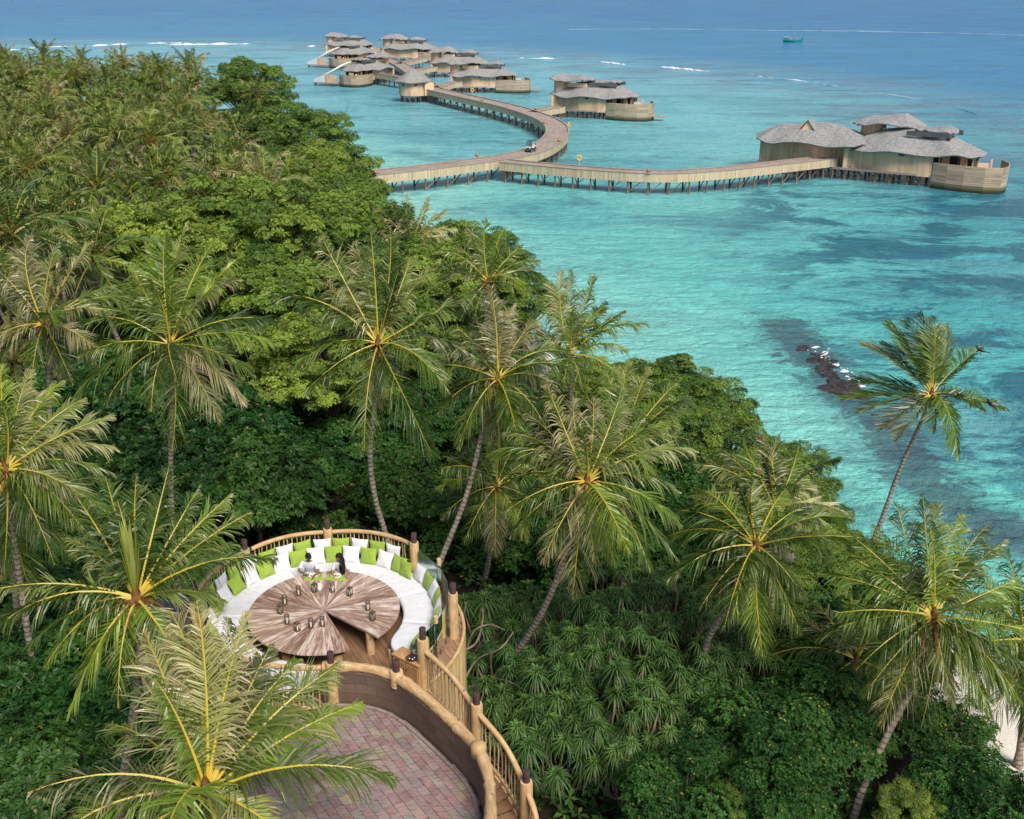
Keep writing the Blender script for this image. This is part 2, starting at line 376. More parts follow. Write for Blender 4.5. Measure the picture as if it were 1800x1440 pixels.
g=G(); V=np.stack([X,Y,Zg.reshape(X.shape)],-1); A=np.stack([D.reshape(X.shape)-np.where((X>16.5)&(Y<50),6.5,0)+np.where((X<=16.5)|(Y>=50),6,0),X*0,X*0],-1)
g.grid(V,A); tag(g.build('ground',M['soil'],smooth=True),kind='structure')
# sea: one sheet; colour is that of the sea bed with wave shading painted in, patches are sea grass and reef
def circ3(a,b_,c):
    A_=np.array([[2*a[0],2*a[1],1],[2*b_[0],2*b_[1],1],[2*c[0],2*c[1],1]]); s=np.linalg.solve(A_,[a@a,b_@b_,c@c]); return s[0],s[1],math.sqrt(s[2]+s[0]**2+s[1]**2)
rc=circ3(np.array([-160.,532]),np.array([59.,391]),np.array([112.,232]))
b=NB('sea_water'); pw=b.pos('world'); px,py,pz=b.sep(pw)
wn=b.noise(b.scl(pw,(1,1,1)),.012,3,.6)
dx=b.math('SUBTRACT',px,rc[0]); dy=b.math('SUBTRACT',py,rc[1])
q=b.math('SQRT',b.math('ADD',b.math('MULTIPLY',dx,dx),b.math('MULTIPLY',dy,dy))); q=b.math('SUBTRACT',q,rc[2])
q=b.math('ADD',q,b.math('MULTIPLY_ADD',wn,60,-30))
m1=b.noise(b.scl(pw,(1,1,1)),.03,4,.6,.4)
dist=b.math('SQRT',b.math('ADD',b.math('MULTIPLY',px,px),b.math('MULTIPLY',py,py)))
lag=b.mix(b.sstep(dist,70,230),(.12,.53,.48),(.17,.50,.52))
lag=b.mix(b.math('MULTIPLY',b.sstep(dist,200,420),.75),lag,(.17,.42,.56))
lag=b.mix(b.math('MULTIPLY',b.sstep(m1,.42,.66),.45),lag,(.035,.24,.31))
# right-hand lagoon is deeper teal
rt=b.math('MULTIPLY',b.sstep(b.math('SUBTRACT',px,b.math('MULTIPLY',py,.12)),16,60),b.sstep(py,320,120))
lag=b.mix(b.math('MULTIPLY',rt,.7),lag,(.015,.27,.36))
def segd(pts):
    best=None
    for (x1,y1),(x2,y2) in zip(pts[:-1],pts[1:]):
        vx,vy=x2-x1,y2-y1; L2=vx*vx+vy*vy
        a=b.math('SUBTRACT',px,x1); c=b.math('SUBTRACT',py,y1)
        t=b.math('DIVIDE',b.math('ADD',b.math('MULTIPLY',a,vx),b.math('MULTIPLY',c,vy)),L2,clamp=True)
        ex=b.math('SUBTRACT',a,b.math('MULTIPLY',t,vx)); ey=b.math('SUBTRACT',c,b.math('MULTIPLY',t,vy))
        d=b.math('SQRT',b.math('ADD',b.math('MULTIPLY',ex,ex),b.math('MULTIPLY',ey,ey)))
        best=d if best is None else b.math('MINIMUM',best,d)
    return best
shs=shore[(shore[:,1]>28)&(shore[:,1]<215)&(shore[:,0]>-45)&(shore[:,0]<45)][::7]
shd=segd([tuple(map(float,q)) for q in shs])
shd=b.math('ADD',shd,b.math('MULTIPLY_ADD',wn,16,-8)); shd=b.math('ADD',shd,b.math('MULTIPLY_ADD',m1,14,-7))
lag=b.mix(b.math('MULTIPLY',b.sstep(shd,30,3),.75),lag,(.33,.74,.64))
near=b.sstep(dist,84,60); lag=b.mix(b.math('MULTIPLY',near,.45),lag,(.03,.46,.40))
deep=b.mix(b.sstep(q,60,420),(.02,.19,.40),(.0,.115,.34))
on=b.sstep(b.noise(b.scl(pw,(.5,1.6,1)),.035,7,.75,.3),.40,.62); deep=b.mix(b.math('MULTIPLY',on,.55),deep,(.05,.24,.46)); col=b.mix(b.sstep(q,-45,70),lag,deep)  # light crests of the open-sea chop painted into the deep colour
# grey-brown reef flat beyond the villas
rf=b.math('MULTIPLY',b.sstep(q,-70,-15),b.sstep(q,70,5)); rn=b.sstep(b.noise(b.scl(pw,(.5,1.2,1)),.06,4,.65),.42,.6)
col=b.mix(b.math('MULTIPLY',b.math('MULTIPLY',rf,rn),.55),col,(.14,.17,.24))
# sea-grass patches
pn=b.noise(b.scl(pw,(.8,1.1,1)),.085,8,.72,.6); pk=b.sstep(pn,.46,.56)
pm=b.math('MULTIPLY',b.sstep(b.math('SUBTRACT',px,b.math('MULTIPLY',py,.05)),13,34),b.sstep(py,230,150))
pm=b.math('MULTIPLY',pm,b.sstep(py,55,72))
col=b.mix(b.math('MULTIPLY',b.math('MULTIPLY',pk,pm),.85),col,(.015,.11,.17))
pn2=b.sstep(b.noise(b.scl(pw,(.6,1.3,1)),.06,8,.72,.5),.52,.62)
col=b.mix(b.math('MULTIPLY',b.math('MULTIPLY',pn2,b.sstep(dist,80,130)),.5),col,(.04,.13,.19))
# submerged reef band running to the beach
reefp=[tuple(at_z(x,y,0)[:2]) for x,y in [(1375,570),(1425,625),(1480,690),(1560,760),(1620,840),(1700,905),(1800,950),(1960,1010)]]
rd=segd(reefp); rn3=b.noise(b.scl(pw,(1,1,1)),.45,8,.75,.8)
rb=b.sstep(b.math('ADD',rd,b.math('MULTIPLY_ADD',rn3,14,-6.5)),3.6,2.0)
rb2=b.math('MULTIPLY',b.sstep(rn3,.45,.58),b.sstep(b.math('ADD',rd,b.math('MULTIPLY_ADD',b.noise(pw,.14,7,.7),26,-12)),8,1.5))
col=b.mix(b.math('MULTIPLY',rb2,.55),col,(.05,.16,.20)); col=b.mix(b.math('MULTIPLY',rb,.72),col,(.045,.055,.08))
# ripple bump; the ripples' light and dark are also painted into the colour
nb=b.noise(b.scl(pw,(.75,1.15,1)),.6,5,.65,.6); nb2=b.noise(b.scl(pw,(.35,1.5,1)),.11,4,.6,.3); nf=b.noise(b.scl(pw,(.85,1.1,1)),1.6,4,.65)
h=b.math('ADD',b.math('MULTIPLY',nb,.7),b.math('ADD',b.math('MULTIPLY',nb2,1.2),b.math('MULTIPLY',nf,.22)))
bp=b.bump(h,1.0,1.1)
cr=b.mix(b.math('MULTIPLY',b.sstep(b.math('ADD',b.math('MULTIPLY',nb,.45),b.math('ADD',b.math('MULTIPLY',nb2,.2),b.math('MULTIPLY',nf,.35))),.44,.56),.5),col,b.mix(.5,col,(.0,.10,.16)))
M['water']=b.done(b.prin(cr,.22,bp,.12))
g=G(); ang=np.linspace(0,2*math.pi,97)[:-1]; rr=np.array([0.01,20,60,120,200,350,600,1000,1800,4000,9000])
Vw=np.stack([rr[:,None]*np.cos(ang),rr[:,None]*np.sin(ang)+100,np.zeros((len(rr),len(ang)))],-1); g.grid(Vw[:, ::-1],closed=True)
tag(g.build('sea_water',M['water'],smooth=True),kind='structure')
# breaking waves on the reef edge, boat wake
b=NB('white_surf'); n=b.noise(b.pos('world'),.9,4,.7); M['foam']=b.done(b.prin(b.mix(b.sstep(n,.3,.6),(.42,.55,.62),(.74,.79,.82)),.7))
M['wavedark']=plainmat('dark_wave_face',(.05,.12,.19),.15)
def surf(pts,wdt,ht,seed,gap=.35,dark=True):
    r=np.random.RandomState(seed); P3=catmull([at_z(x,y,0) for x,y in pts],10); L=resample(P3,1.5); g=G(); n=len(L)
    env=np.convolve(r.rand(n+24),np.ones(5)/5,'same')[12:12+n]; env=(env-env.min())/(np.ptp(env)+1e-6); env=np.clip((env-gap)/(1-gap),0,1)
    for i in range(n-1):
        e0,e1=env[i],env[i+1]
        if e0+e1<=.02: continue
        a,c=L[i],L[i+1]; w0,w1=wdt*e0,wdt*e1
        rows=[]
        for (p,w_,e) in ((a,w0,e0),(c,w1,e1)):
            rows.append([p+[0,-w_,.02],p+[0,-w_*.35,ht*e*.8],p+[0,0,ht*e],p+[0,w_*.5,.02]])
        g.grid(np.array(rows),m=0)
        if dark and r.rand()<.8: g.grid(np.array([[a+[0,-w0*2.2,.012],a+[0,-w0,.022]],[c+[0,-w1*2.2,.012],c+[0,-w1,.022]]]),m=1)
    return g.build('breaking_wave',[M['foam'],M['wavedark']]) if g.V else None
for i,(pts,wdt,ht) in enumerate([([(20,88),(70,84),(150,80)],4,.5),([(150,82),(240,77),(320,76)],7,.9),([(290,79),(380,78),(460,77)],9,1.1),([(540,82),(575,80)],4,.6),([(880,101),(980,104)],4,.7),([(1036,107),(1100,114)],4,.8),([(1150,117),(1225,124)],4.5,.9),([(1225,124),(1330,132)],1.5,.5),([(1330,134),(1420,144),(1500,157)],2,.5),([(1520,160),(1640,180),(1760,215)],1.2,.4)]):
    o=surf(pts,wdt*.36,ht*.7,20+i,gap=.36)
    if o: tag(o,kind='structure')
# wake lines far out
def wake(pts,wd,seed):
    r=np.random.RandomState(seed); L=resample(catmull([at_z(x,y,.03) for x,y in pts],10),6.); n=len(L); g=G()
    env=np.clip(np.convolve(r.rand(n+8),np.ones(4)/4,'same')[4:4+n]*1.6-.35,0.03,1)
    for i in range(n-1):
        g.grid(np.array([[L[i]+[0,-wd*env[i],0],L[i]+[0,wd*env[i],0.05]],[L[i+1]+[0,-wd*env[i+1],0],L[i+1]+[0,wd*env[i+1],.05]]]))
    return g.build('boat_wake',M['wakem'])
b=NB('thin_wake_foam'); n=b.noise(b.scl(b.pos('world'),(.3,1,1)),.35,4,.7); M['wakem']=b.done(b.prin(b.mix(b.sstep(n,.42,.62),(.10,.22,.42),(.45,.55,.68)),.5))
tag(wake([(1000,52),(1150,51),(1300,53),(1500,55),(1650,58),(1800,62),(1900,65)],5,3),kind='structure')
tag(wake([(270,49),(300,42),(335,32)],3,5),kind='structure')
# emergent reef rock
M['rock']=plainmat('dark_reef_rock',(.022,.018,.02),.6,.4,nsc=1.2,c2=(.05,.042,.038),bump=.8)
def rockpile(pts,n,seed,size,label):
    r=np.random.RandomState(seed); L=np.array([at_z(x,y,0) for x,y in pts]); g=G()
    for i in range(n):
        t=r.rand()*(len(L)-1); k=int(t); p=L[k]+(L[min(k+1,len(L)-1)]-L[k])*(t-k)+[r.randn()*.5,r.randn()*.6,0]
        s=size*(.4+r.rand()*.9); th=np.linspace(0,2*math.pi,9)[:-1]; rows=[]
        for zz,rr_ in ((-.4,1.1),(0,1),(.3,.75),(.5,.35),(.52,.02)):
            rad=s*rr_*(1+.3*r.randn(8)); rows.append(np.stack([p[0]+rad*np.cos(th)*1.2,p[1]+rad*np.sin(th),np.full(8,zz*s*.42)+r.randn(8)*.05*s],-1))
        g.grid(np.array(rows),closed=True)
    o=g.build('reef_rock',M['rock'],smooth=False); tag(o,label,'rock'); return o
rockpile([(1412,608),(1435,628),(1450,648),(1462,664)],26,3,.55,'dark low reef rock beside which the pale heron stands')
rockpile([(1468,668),(1490,684),(1500,692)],20,5,.75,'brown reef rock with white foam, left of the leaning shoreline palm')
rockpile([(1545,735),(1575,748)],8,6,.35,'small dark reef rock awash behind the leaning shoreline palm')
g=G(); r=np.random.RandomState(9)
for k in range(46):
    t=r.rand(); p=at_z(1425+85*t+r.randn()*3,612+72*t+r.randn()*3,.05)+[.5+r.randn()*.25,.3,0]; s=.03+r.rand()**3*.2; th=np.linspace(0,2*math.pi,8)[:-1]
    rad=s*(1+.4*r.randn(7)); v=np.vstack([np.stack([p[0]+rad*np.cos(th)*1.5,p[1]+rad*np.sin(th),np.full(7,.05)],-1),[p+[0,0,.12]]])
    g.add(v,[[i,(i+1)%7,7,7] for i in range(7)])
tag(g.build('surf_foam',M['foam']),kind='stuff')
# ---------------------------------------------------------------- vegetation
ZUP=np.array([0,0,1.])
def unit(v): v=np.asarray(v,float); return v/(np.linalg.norm(v,axis=-1,keepdims=True)+1e-9)
def frond(g,p0,T,rng,n=52,lw=.055,sag=.22,dry=0.,droop=.9,ll=.24,seg=3,rr=.045,wind=None,bare=.12,m=(0,1)):
    p0=np.asarray(p0,float); T=np.asarray(T,float); C=np.linalg.norm(T)
    lat=unit(np.cross(T,ZUP)+1e-6); p1=T*(.46+.08*rng.rand())+ZUP*sag*C+lat*C*rng.randn()*.07; Lr=C*(1+sag*.5)
    B=lambda s:(2*s*(1-s))[:,None]*p1+(s*s)[:,None]*T
    dB=lambda s:(2*(1-2*s))[:,None]*p1+(2*s)[:,None]*T
    s=np.linspace(bare,.985,n)+rng.randn(n)*.004; s=np.clip(s,.02,1)
    P=B(s)+p0; t=unit(dB(s))
    side=np.cross(t,ZUP+1e-3); side=unit(side); nr=unit(np.cross(side,t))
    tw=rng.randn()*.25*s[:,None]; side,nr=unit(side*np.cos(tw)+nr*np.sin(tw)),unit(nr*np.cos(tw)-side*np.sin(tw))
    prof=np.clip(np.sin(np.pi*(s*.87+.12)),.03,1)**.8
    segs=np.array([0,.4,.75,1.]) if seg==3 else np.array([0,.55,1.])
    wd=np.array([.55,1,.72,.08]) if seg==3 else np.array([.6,1,.12])
    fb=rng.rand()
    for sg in (1,-1):
        a=.42+.72*s+rng.randn(n)*.10
        d=unit(side*sg*np.cos(a)[:,None]+t*np.sin(a)[:,None]+nr*(.28-.1*s)[:,None]+rng.randn(n,3)*.05)
        L=ll*Lr*prof*(1+rng.randn(n)*.12)*np.where(rng.rand(n)<.07,.35,1)
        dr=np.clip(droop*(.6+.45*np.sin(s*23+rng.rand()*6)+.35*rng.rand(n)),0,1.25)
        fold=rng.randn(n)*.45+.5*sg
        wv=unit(t*np.cos(fold)[:,None]+nr*np.sin(fold)[:,None])
        pts=[]
        for u,w_ in zip(segs,wd):
            c=P+d*(L*(u-.28*np.minimum(dr,1)*u*u))[:,None]-ZUP*(L*dr*.72*u**2)[:,None]
            if wind is not None: c=c+wind*(L*u**1.5)[:,None]
            o=wv*(lw*.5*w_)
            pts+= [c-o,c+o]
        V=np.stack(pts,1); k=len(segs); base=np.arange(n)[:,None]*(2*k)
        f=[]
        for j in range(k-1): f.append(np.stack([base[:,0]+2*j,base[:,0]+2*j+1,base[:,0]+2*j+3,base[:,0]+2*j+2],-1))
        f=np.vstack(f)
        tint=np.clip(fb+rng.rand(n)*.35-.17,0,1); dv=np.clip(dry+rng.randn(n)*.18*(dry>0)+(rng.rand(n)<.07)*.5,0,1)
        A=np.zeros((n,2*k,3)); A[:,:,0]=tint[:,None]; A[:,:,1]=dv[:,None]*np.repeat(segs*.6+.4,2)[None]+np.repeat(segs**3,2)[None]*.12; A[:,:,1]=np.clip(A[:,:,1],0,1)
        g.add(V,f,A.reshape(-1,3),m[0])
    ss=np.linspace(0,1,9 if seg==3 else 6); rad=rr*(1-ss*.86); rad[0]*=1.35
    g.tube(B(ss)+p0,rad,4 if seg==3 else 3,a=(.5,0,0),m=m[1],caps=False)
def palm_trunk(path,r0=.17,r1=.11,sides=9,name='trunk'):
    g=G(); P=resample(catmull(path,6),.6); n=len(P); L=np.linspace(0,1,n)
    r=r1+(r0-r1)*(1-L)**1.2; r[:2]*=1.35; g.tube(P,r*(1+.04*np.sin(np.arange(n)*2.1)),sides); return g
def crown_head(g,rng,s=1.,nuts=True,m=(2,3)):
    # fibrous heart with leaf bases
    g.lathe([(.02,-.5*s),(.12*s,-.45*s),(.17*s,-.15*s),(.18*s,.1*s),(.11*s,.35*s),(.04*s,.55*s),(.0,.6*s)],(0,0,0),9,(.5,0,0),m[1])
    for k in range(26):
        a=rng.rand()*6.28; e=-.9+rng.rand()*1.5; d=np.array([math.cos(a)*math.cos(e),math.sin(a)*math.cos(e),math.sin(e)])
        g.tube([d*.1*s,d*.45*s+[0,0,.05],d*(.65+.3*rng.rand())*s-[0,0,.15]],[.05*s,.03*s,.008],3,(.5,0,0),m[1],caps=False)
def coconuts(rng,n,s=1.):
    g=G()
    for k in range(n):
        a=rng.rand()*6.28 ; rr=.32+.26*rng.rand(); c=np.array([math.cos(a)*rr,math.sin(a)*rr,-.05-.45*rng.rand()])*s; q=.14*s*(.8+.4*rng.rand())
        th=np.linspace(0,math.pi,6); prof=[(q*math.sin(t)*(1 if t<1.6 else .9)+1e-3,-q*1.15*math.cos(t)) for t in th]
        g.lathe(prof,c,8,(rng.rand(),0,0))
    return g
def rand_fronds(rng,n,chord,emax=78,emin=-50,az0=0):
    out=[]
    for k in range(n):
        u=k/max(n-1.,1.); el=R(emax+(emin-emax)*u**.85+rng.randn()*6); az=az0+k*2.39996+rng.randn()*.15
        c=chord*(1-.25*abs(u-.45))*(.92+.16*rng.rand())
        if el>R(55): c*=.85
        out.append((np.array([math.cos(az)*math.cos(el),math.sin(az)*math.cos(el),math.sin(el)])*c,.10+.20*math.cos(el)*(1 if el>-.2 else .8)+.04*rng.rand()))
    return out
# --- crowns shared by the palms of the grove
far_crowns=[]
for k in range(9):
    rng=np.random.RandomState(100+k); g=G(); dryc=[0,.0,.10,.0,.0,.0,.22,.0,.05][k]
    em=[80,74,84,78,70,82,80,76,86][k]; lo=[-42,-55,-30,-48,-58,-36,-35,-50,-20][k]
    for T,sg in rand_fronds(rng,[20,22,18,20,19,22,17,19,15][k],4.9,em,lo):
        el=T[2]/np.linalg.norm(T)
        frond(g,(0,0,.1),T,rng,n=34,lw=.11,sag=sg,dry=dryc+(.55 if (el>.35 and rng.rand()<.22) else 0)+(.5 if (el<-.5 and rng.rand()<.3) else 0),droop=.8,ll=.25,seg=2,rr=.07)
    crown_head(g,rng,1.35)
    far_crowns.append(g.mesh('crown_mesh',[M['frond2'],M['rachis2'],M['nut'],M['fibre']]))
far_nuts=[coconuts(np.random.RandomState(60+k),7,1.2).mesh('coconut_cluster_mesh',M['nut'],True) for k in range(2)]
far_trunks=[]
for k in range(4):
    rng=np.random.RandomState(k); h=10.; lx,ly=rng.randn(2)*.9
    far_trunks.append(palm_trunk([(lx,ly,-1.2),(lx*.6,ly*.7,h*.35),(lx*.15,ly*.2,h*.7),(0,0,h)],.2,.13,6).mesh('trunk_mesh',M['pbark'],True))
def gz(x,y): d=float(sdist(np.array([[x,y]]))[0]); return .25+1.15*(1-math.exp(-max(d,0)/5)) if d>0 else 0.
FILL=[]
def far_palm(xyz,k,sc,rz,label,group,tk=None,nuts=False):
    x,y,z=xyz; z0=gz(x,y); o=root('palm_tree',(x,y,z0),label,'palm tree',group)
    h=z-z0; t=link('trunk',far_trunks[k%4 if tk is None else tk],o,(0,0,0),rz); t.scale=(sc,sc,h/10.)
    c=link('crown',far_crowns[k],o,(0,0,h),rz,sc)
    if nuts: link('coconut_cluster',far_nuts[k%2],o,(0,0,h),rz,sc)
    return o
# --- foreground palms, fronds aimed one by one
occ=[]
def hero(px,py,d,fr,trunk,label,seed,L=5.4,nrand=8,dry=0.,dryp=.12,n=80,nuts=8,lw=.055,droop=.9,wind=None,group='tall coconut palms around the dining deck',spear=False,spathe=1,r0=.17,emin=-45,ll=.285,base_d=None,rank=None):
    rng=np.random.RandomState(seed); c=at_d(px,py,d); occ.append((c[0],c[1],2.8))
    # trunk through picture points, kept close to the crown's own distance
    P=[c+[0,0,-.1]]
    for (tx,ty,dy) in trunk: P.append(at_y(tx,ty,c[1]+dy))
    z0=gz(P[-1][0],P[-1][1])
    if P[-1][2]>z0+.6:
        v=P[-1]-P[-2]; k=min((P[-1][2]-z0+.5)/max(.1,-v[2]),6); P.append(np.array([P[-1][0]+v[0]*k*.45,P[-1][1]+v[1]*k*.45,z0-.4]))
    base=P[-1]; base0=np.array([base[0],base[1],max(z0,-.2)])
    o=root('palm_tree',base0,label,'palm tree',group)
    Pl=[p-base0 for p in P[::-1]]; palm_trunk(Pl,r0,r0*.68).build('trunk',M['pbark'],o,smooth=True)
    cl=c-base0
    g=G(); crown_head(g,rng); g.build('crown_heart',[M['frond'],M['rachis'],M['nut'],M['fibre']],o,loc=cl)
    if nuts: coconuts(rng,nuts).build('coconut_cluster',M['nut'],o,smooth=True,loc=cl)
    right=np.array([1,0,0]); cup=np.array([0,sp,cp]); fwd=np.array([0,cp,-sp])
    L_=[]
    for f in fr:
        ang,ln=f[0],f[1]; opt=f[2] if len(f)>2 else {}
        a=ln*d/F; ch=opt.get('c',L*.9)
        dep=math.sqrt(max(ch*ch-a*a,0))
        sgn=opt.get('s'); 
        if sgn is None:
            sgn=.55 if math.sin(R(ang))>.2 else (-.25 if math.sin(R(ang))<-.3 else rng.choice([-.5,.5]))
        T=right*a*math.cos(R(ang))+cup*a*math.sin(R(ang))+fwd*dep*sgn
        L_.append((T,opt.get('sag',.16 if math.sin(R(ang))>.5 else .24),opt.get('dry')))
    for T,sg in rand_fronds(rng,int(nrand*.85),L*.84,70,emin,rng.rand()*6): L_.append((T,sg,None))
    if nuts and d<60 and seed!=15:
        for q in range(2): a_=rng.rand()*6.28; L_.append((np.array([math.cos(a_)*.9,math.sin(a_)*.9,-2.6-rng.rand()]),.25,.95))
    for T,sg,dr in L_:
        if dr is None:
            dr=dry+(rng.rand()<dryp)*(.3+.5*rng.rand())
        g=G(); frond(g,(0,0,.15),T,rng,n=n,lw=lw,sag=sg,dry=dr,droop=droop,ll=ll,wind=wind)
        g.build('frond',[M['frond'],M['rachis']],o,loc=cl)
    if spear:
        g=G()
        for k in range(26):
            a=rng.rand()*6.28; w0=.05+.02*rng.rand(); e=np.array([math.cos(a),math.sin(a),0]); h=1.2+1.3*rng.rand()
            p=np.array([[0,0,.2],e*.12+[0,0,h*.5],e*.26+[0,0,h]]); q=np.cross(e,ZUP)*w0
            V=np.array([p[0]-q*.5,p[0]+q*.5,p[1]-q,p[1]+q,p[2]-q*.1,p[2]+q*.1]); g.add(V,[[0,1,3,2],[2,3,5,4]],(rng.rand(),rng.rand()*.3,0))
        g.build('spear_leaf',M['spear'],o,loc=cl)
    for k in range(spathe):
        a=rng.rand()*6.28; e=np.array([math.cos(a),math.sin(a),-.35]); g=G()
        g.tube([e*.2,e*.6+[0,0,.15],e*1.0,e*1.25-[0,0,.25]],[.03,.07,.06,.01],5,(.5,0,0)); g.build('spathe',M['fibre'],o,loc=cl)
    return o
S={'sag':.3}
hero(300,612,49,[(210,197,S),(152,150),(133,150),(120,173),(100,190),(92,203),(82,215,{'dry':.3}),(70,185),(51,206,{'sag':.08}),(14,185),(0,188),(-38,175,{'sag':.35}),(-55,165,S),(-88,185,{'sag':.1}),(190,140),(225,150),(-20,165),(-100,120)],[(302,700,0),(300,830,.4),(304,930,1)],'tall straight coconut palm left of the dining deck, trunk bare below a full crown',1,nuts=0,spathe=0,dryp=.08,nrand=6)
hero(665,610,48,[(157,210,S),(133,165,{'dry':.55}),(118,215,{'dry':.5}),(104,190),(94,205),(84,205),(72,170,{'dry':.3}),(55,188,{'dry':.25,'sag':.1}),(27,205,{'sag':.06,'dry':.2}),(178,125),(199,165,S),(-64,225,{'sag':.22}),(-97,190),(-8,170,S),(215,150),(-30,140),(110,160,{'dry':.5})],[(658,720,0),(650,800,0),(660,880,.2),(678,940,.5),(700,1030,1)],'tall palm with pale ringed trunk curving down behind the back rail',2,L=5.5,nrand=5,nuts=2,spathe=0)
hero(78,575,53,[(150,110),(120,150),(100,160),(85,150,{'dry':.3}),(60,170,{'dry':.45}),(35,130),(5,140,S),(-25,120),(-60,125,S),(-95,110),(205,120),(225,110),(185,100),(140,130,{'dry':.4}),(20,150)],[(86,640,0),(90,760,.2)],'palm at the far left with orange coconuts, beside the tall straight palm',3,nuts=12,nrand=8,dryp=.3,L=5)
hero(875,672,52,[(172,150),(150,140),(130,130,{'dry':.4}),(110,125,{'dry':.3}),(95,165,{'dry':.6}),(78,140,{'dry':.6}),(55,140,{'dry':.6}),(35,120,{'dry':.4}),(8,130,S),(-12,110,S),(-45,120,S),(-70,150),(-88,160),(-120,140,S),(-150,120,S),(195,115)],[(848,760,0),(820,870,-.6),(775,985,-1.4),(750,1050,-2)],'leaning palm whose grey trunk slants down behind the right of the back rail',4,nuts=4,L=5,nrand=8,spathe=2)
hero(1000,628,62,[(140,110),(120,140),(105,135),(95,150),(88,150,{'dry':.3}),(72,150,{'dry':.3}),(55,120),(38,130,{'sag':.1}),(20,150,S),(5,110,S),(-70,70),(-100,60),(165,110),(150,130)],[(1003,720,0)],'palm with upswept windblown fronds standing against the bright lagoon',5,nuts=6,L=5,nrand=5,emin=-10,spathe=2)
hero(1032,852,44,[(168,135,{'dry':.25}),(150,170,{'dry':.3}),(132,165,{'dry':.3}),(112,190,{'dry':.55}),(98,150,{'dry':.7}),(84,150,{'dry':.75}),(68,180,{'dry':.2}),(48,160),(30,190,{'dry':.3}),(15,200,S),(-8,170,S),(-25,180,{'sag':.2}),(-42,215,S),(-55,190,S),(-72,150),(-85,140),(-97,210,{'sag':.12,'dry':.5}),(-120,160,{'sag':.15}),(-145,165),(-160,160),(182,150),(60,150,{'dry':.3})],[(1012,920,0),(970,1040,.2),(920,1130,1.2),(866,1196,2.2),(850,1215,2.6)],'large star-shaped palm right of the deck, coconuts above a long leaning trunk',6,nuts=14,nrand=6,dryp=.15,L=5.2,spathe=3)
hero(1090,800,56,[(120,140),(100,160),(85,165,{'dry':.3}),(70,160,{'dry':.3}),(50,160),(35,140),(135,120),(10,120),(-10,110)],[(1095,900,0),(1040,1000,0),(975,1100,-.5)],'palm partly hidden behind the large star-crowned palm, fronds upright',7,nuts=0,nrand=8,emin=-20,spathe=0)
hero(872,860,56,[(150,110),(120,110),(60,130),(30,110),(-30,100),(-60,110),(-90,120),(-120,110),(-150,110),(180,100)],[(870,900,0),(860,980,.3),(845,1050,1)],'shaded short palm with a thin crooked trunk between two leaning palms',8,nuts=0,nrand=6,spathe=0)
hero(242,1060,28.5,[(175,240,{'sag':.12,'dry':.4}),(150,190,{'dry':.4,'sag':.12}),(128,230),(112,225),(98,215),(80,235,{'c':3.8}),(66,210),(50,230,{'dry':.2}),(38,235,{'sag':.1}),(16,262,{'c':4.3,'sag':.22,'s':-.2}),(-12,130),(-50,180),(190,215,S),(205,200,S),(-118,230,S),(-95,180),(160,130),(218,180,S),(28,170),(95,160)],[(245,1180,0),(215,1390,.6),(212,1500,1)],'near palm with bright upright young leaf, fronds reaching over the sofa',9,L=4.4,nrand=2,nuts=0,spear=True,n=88,lw=.046,spathe=0,dryp=.1,ll=.25)
hero(365,1405,21.5,[(172,270,{'sag':.2,'dry':.35}),(160,240,{'sag':.25,'dry':.3}),(130,270,{'dry':.2}),(118,300),(106,320,{'dry':.75,'c':3.9}),(96,330,{'dry':.65,'c':3.9}),(88,290,{'dry':.3}),(80,310,{'dry':.7,'c':3.8}),(70,250,{'dry':.3}),(56,255,{'c':3.6,'sag':.18}),(43,300,{'c':4,'sag':.2,'dry':.2}),(27,290,{'sag':.16}),(5,335,{'sag':.3,'c':4.0,'s':-.1}),(-25,200,S),(-60,160),(-100,150),(195,270,S),(212,200),(100,250,{'dry':.8}),(140,220,{'dry':.4}),(75,220,{'dry':.6})],[(425,1470,.1),(440,1560,.2)],'nearest palm, bottom left, with dry straw-coloured fronds over the paved terrace',10,L=4.3,nrand=7,nuts=0,n=96,lw=.04,spathe=0,dryp=.35,ll=.28,r0=.16)
hero(12,832,39,[(100,190),(85,180),(65,175),(48,170,{'dry':.4}),(28,200,{'dry':.5,'sag':.14}),(10,180,S),(-5,170,S),(-35,180,S),(-60,190),(-88,190),(150,150),(180,150),(-120,150),(120,170),(-20,175,{'dry':.3})],[(18,900,0),(50,1120,.3),(95,1385,1),(104,1440,1.3)],'palm at the left edge with pale shining fronds and a long leaning trunk',11,nuts=10,nrand=7,dryp=.2,L=4.8)
hero(20,905,43,[(20,150),(-30,150),(-70,160),(-110,150),(60,130),(100,140)],[(22,1000,0)],'dull shaded palm just behind the left edge palm',12,nuts=5,nrand=8,spathe=0)
hero(1328,965,43,[(178,150,S),(160,160),(200,175,{'sag':.2}),(225,150,{'sag':.15}),(-112,130),(-88,190,{'sag':.08}),(-65,165,{'sag':.18}),(-50,120),(5,190,{'sag':.18}),(25,150),(110,90),(80,110,{'dry':.3}),(140,120),(50,120)],[(1305,1040,0),(1258,1100,.4),(1240,1140,.8)],'shaded drooping palm standing over the screwpine thicket',13,nuts=0,nrand=6,spathe=3,dryp=.06)
hero(1362,900,50,[(170,150),(150,150),(130,130,{'dry':.3}),(110,120),(95,130),(80,130),(60,120),(45,110),(20,100),(0,100),(-30,100)],[(1360,1000,0)],'dark palm behind the drooping palm, against the bright green shore tree',14,nuts=0,nrand=8,spathe=0,dryp=.2)
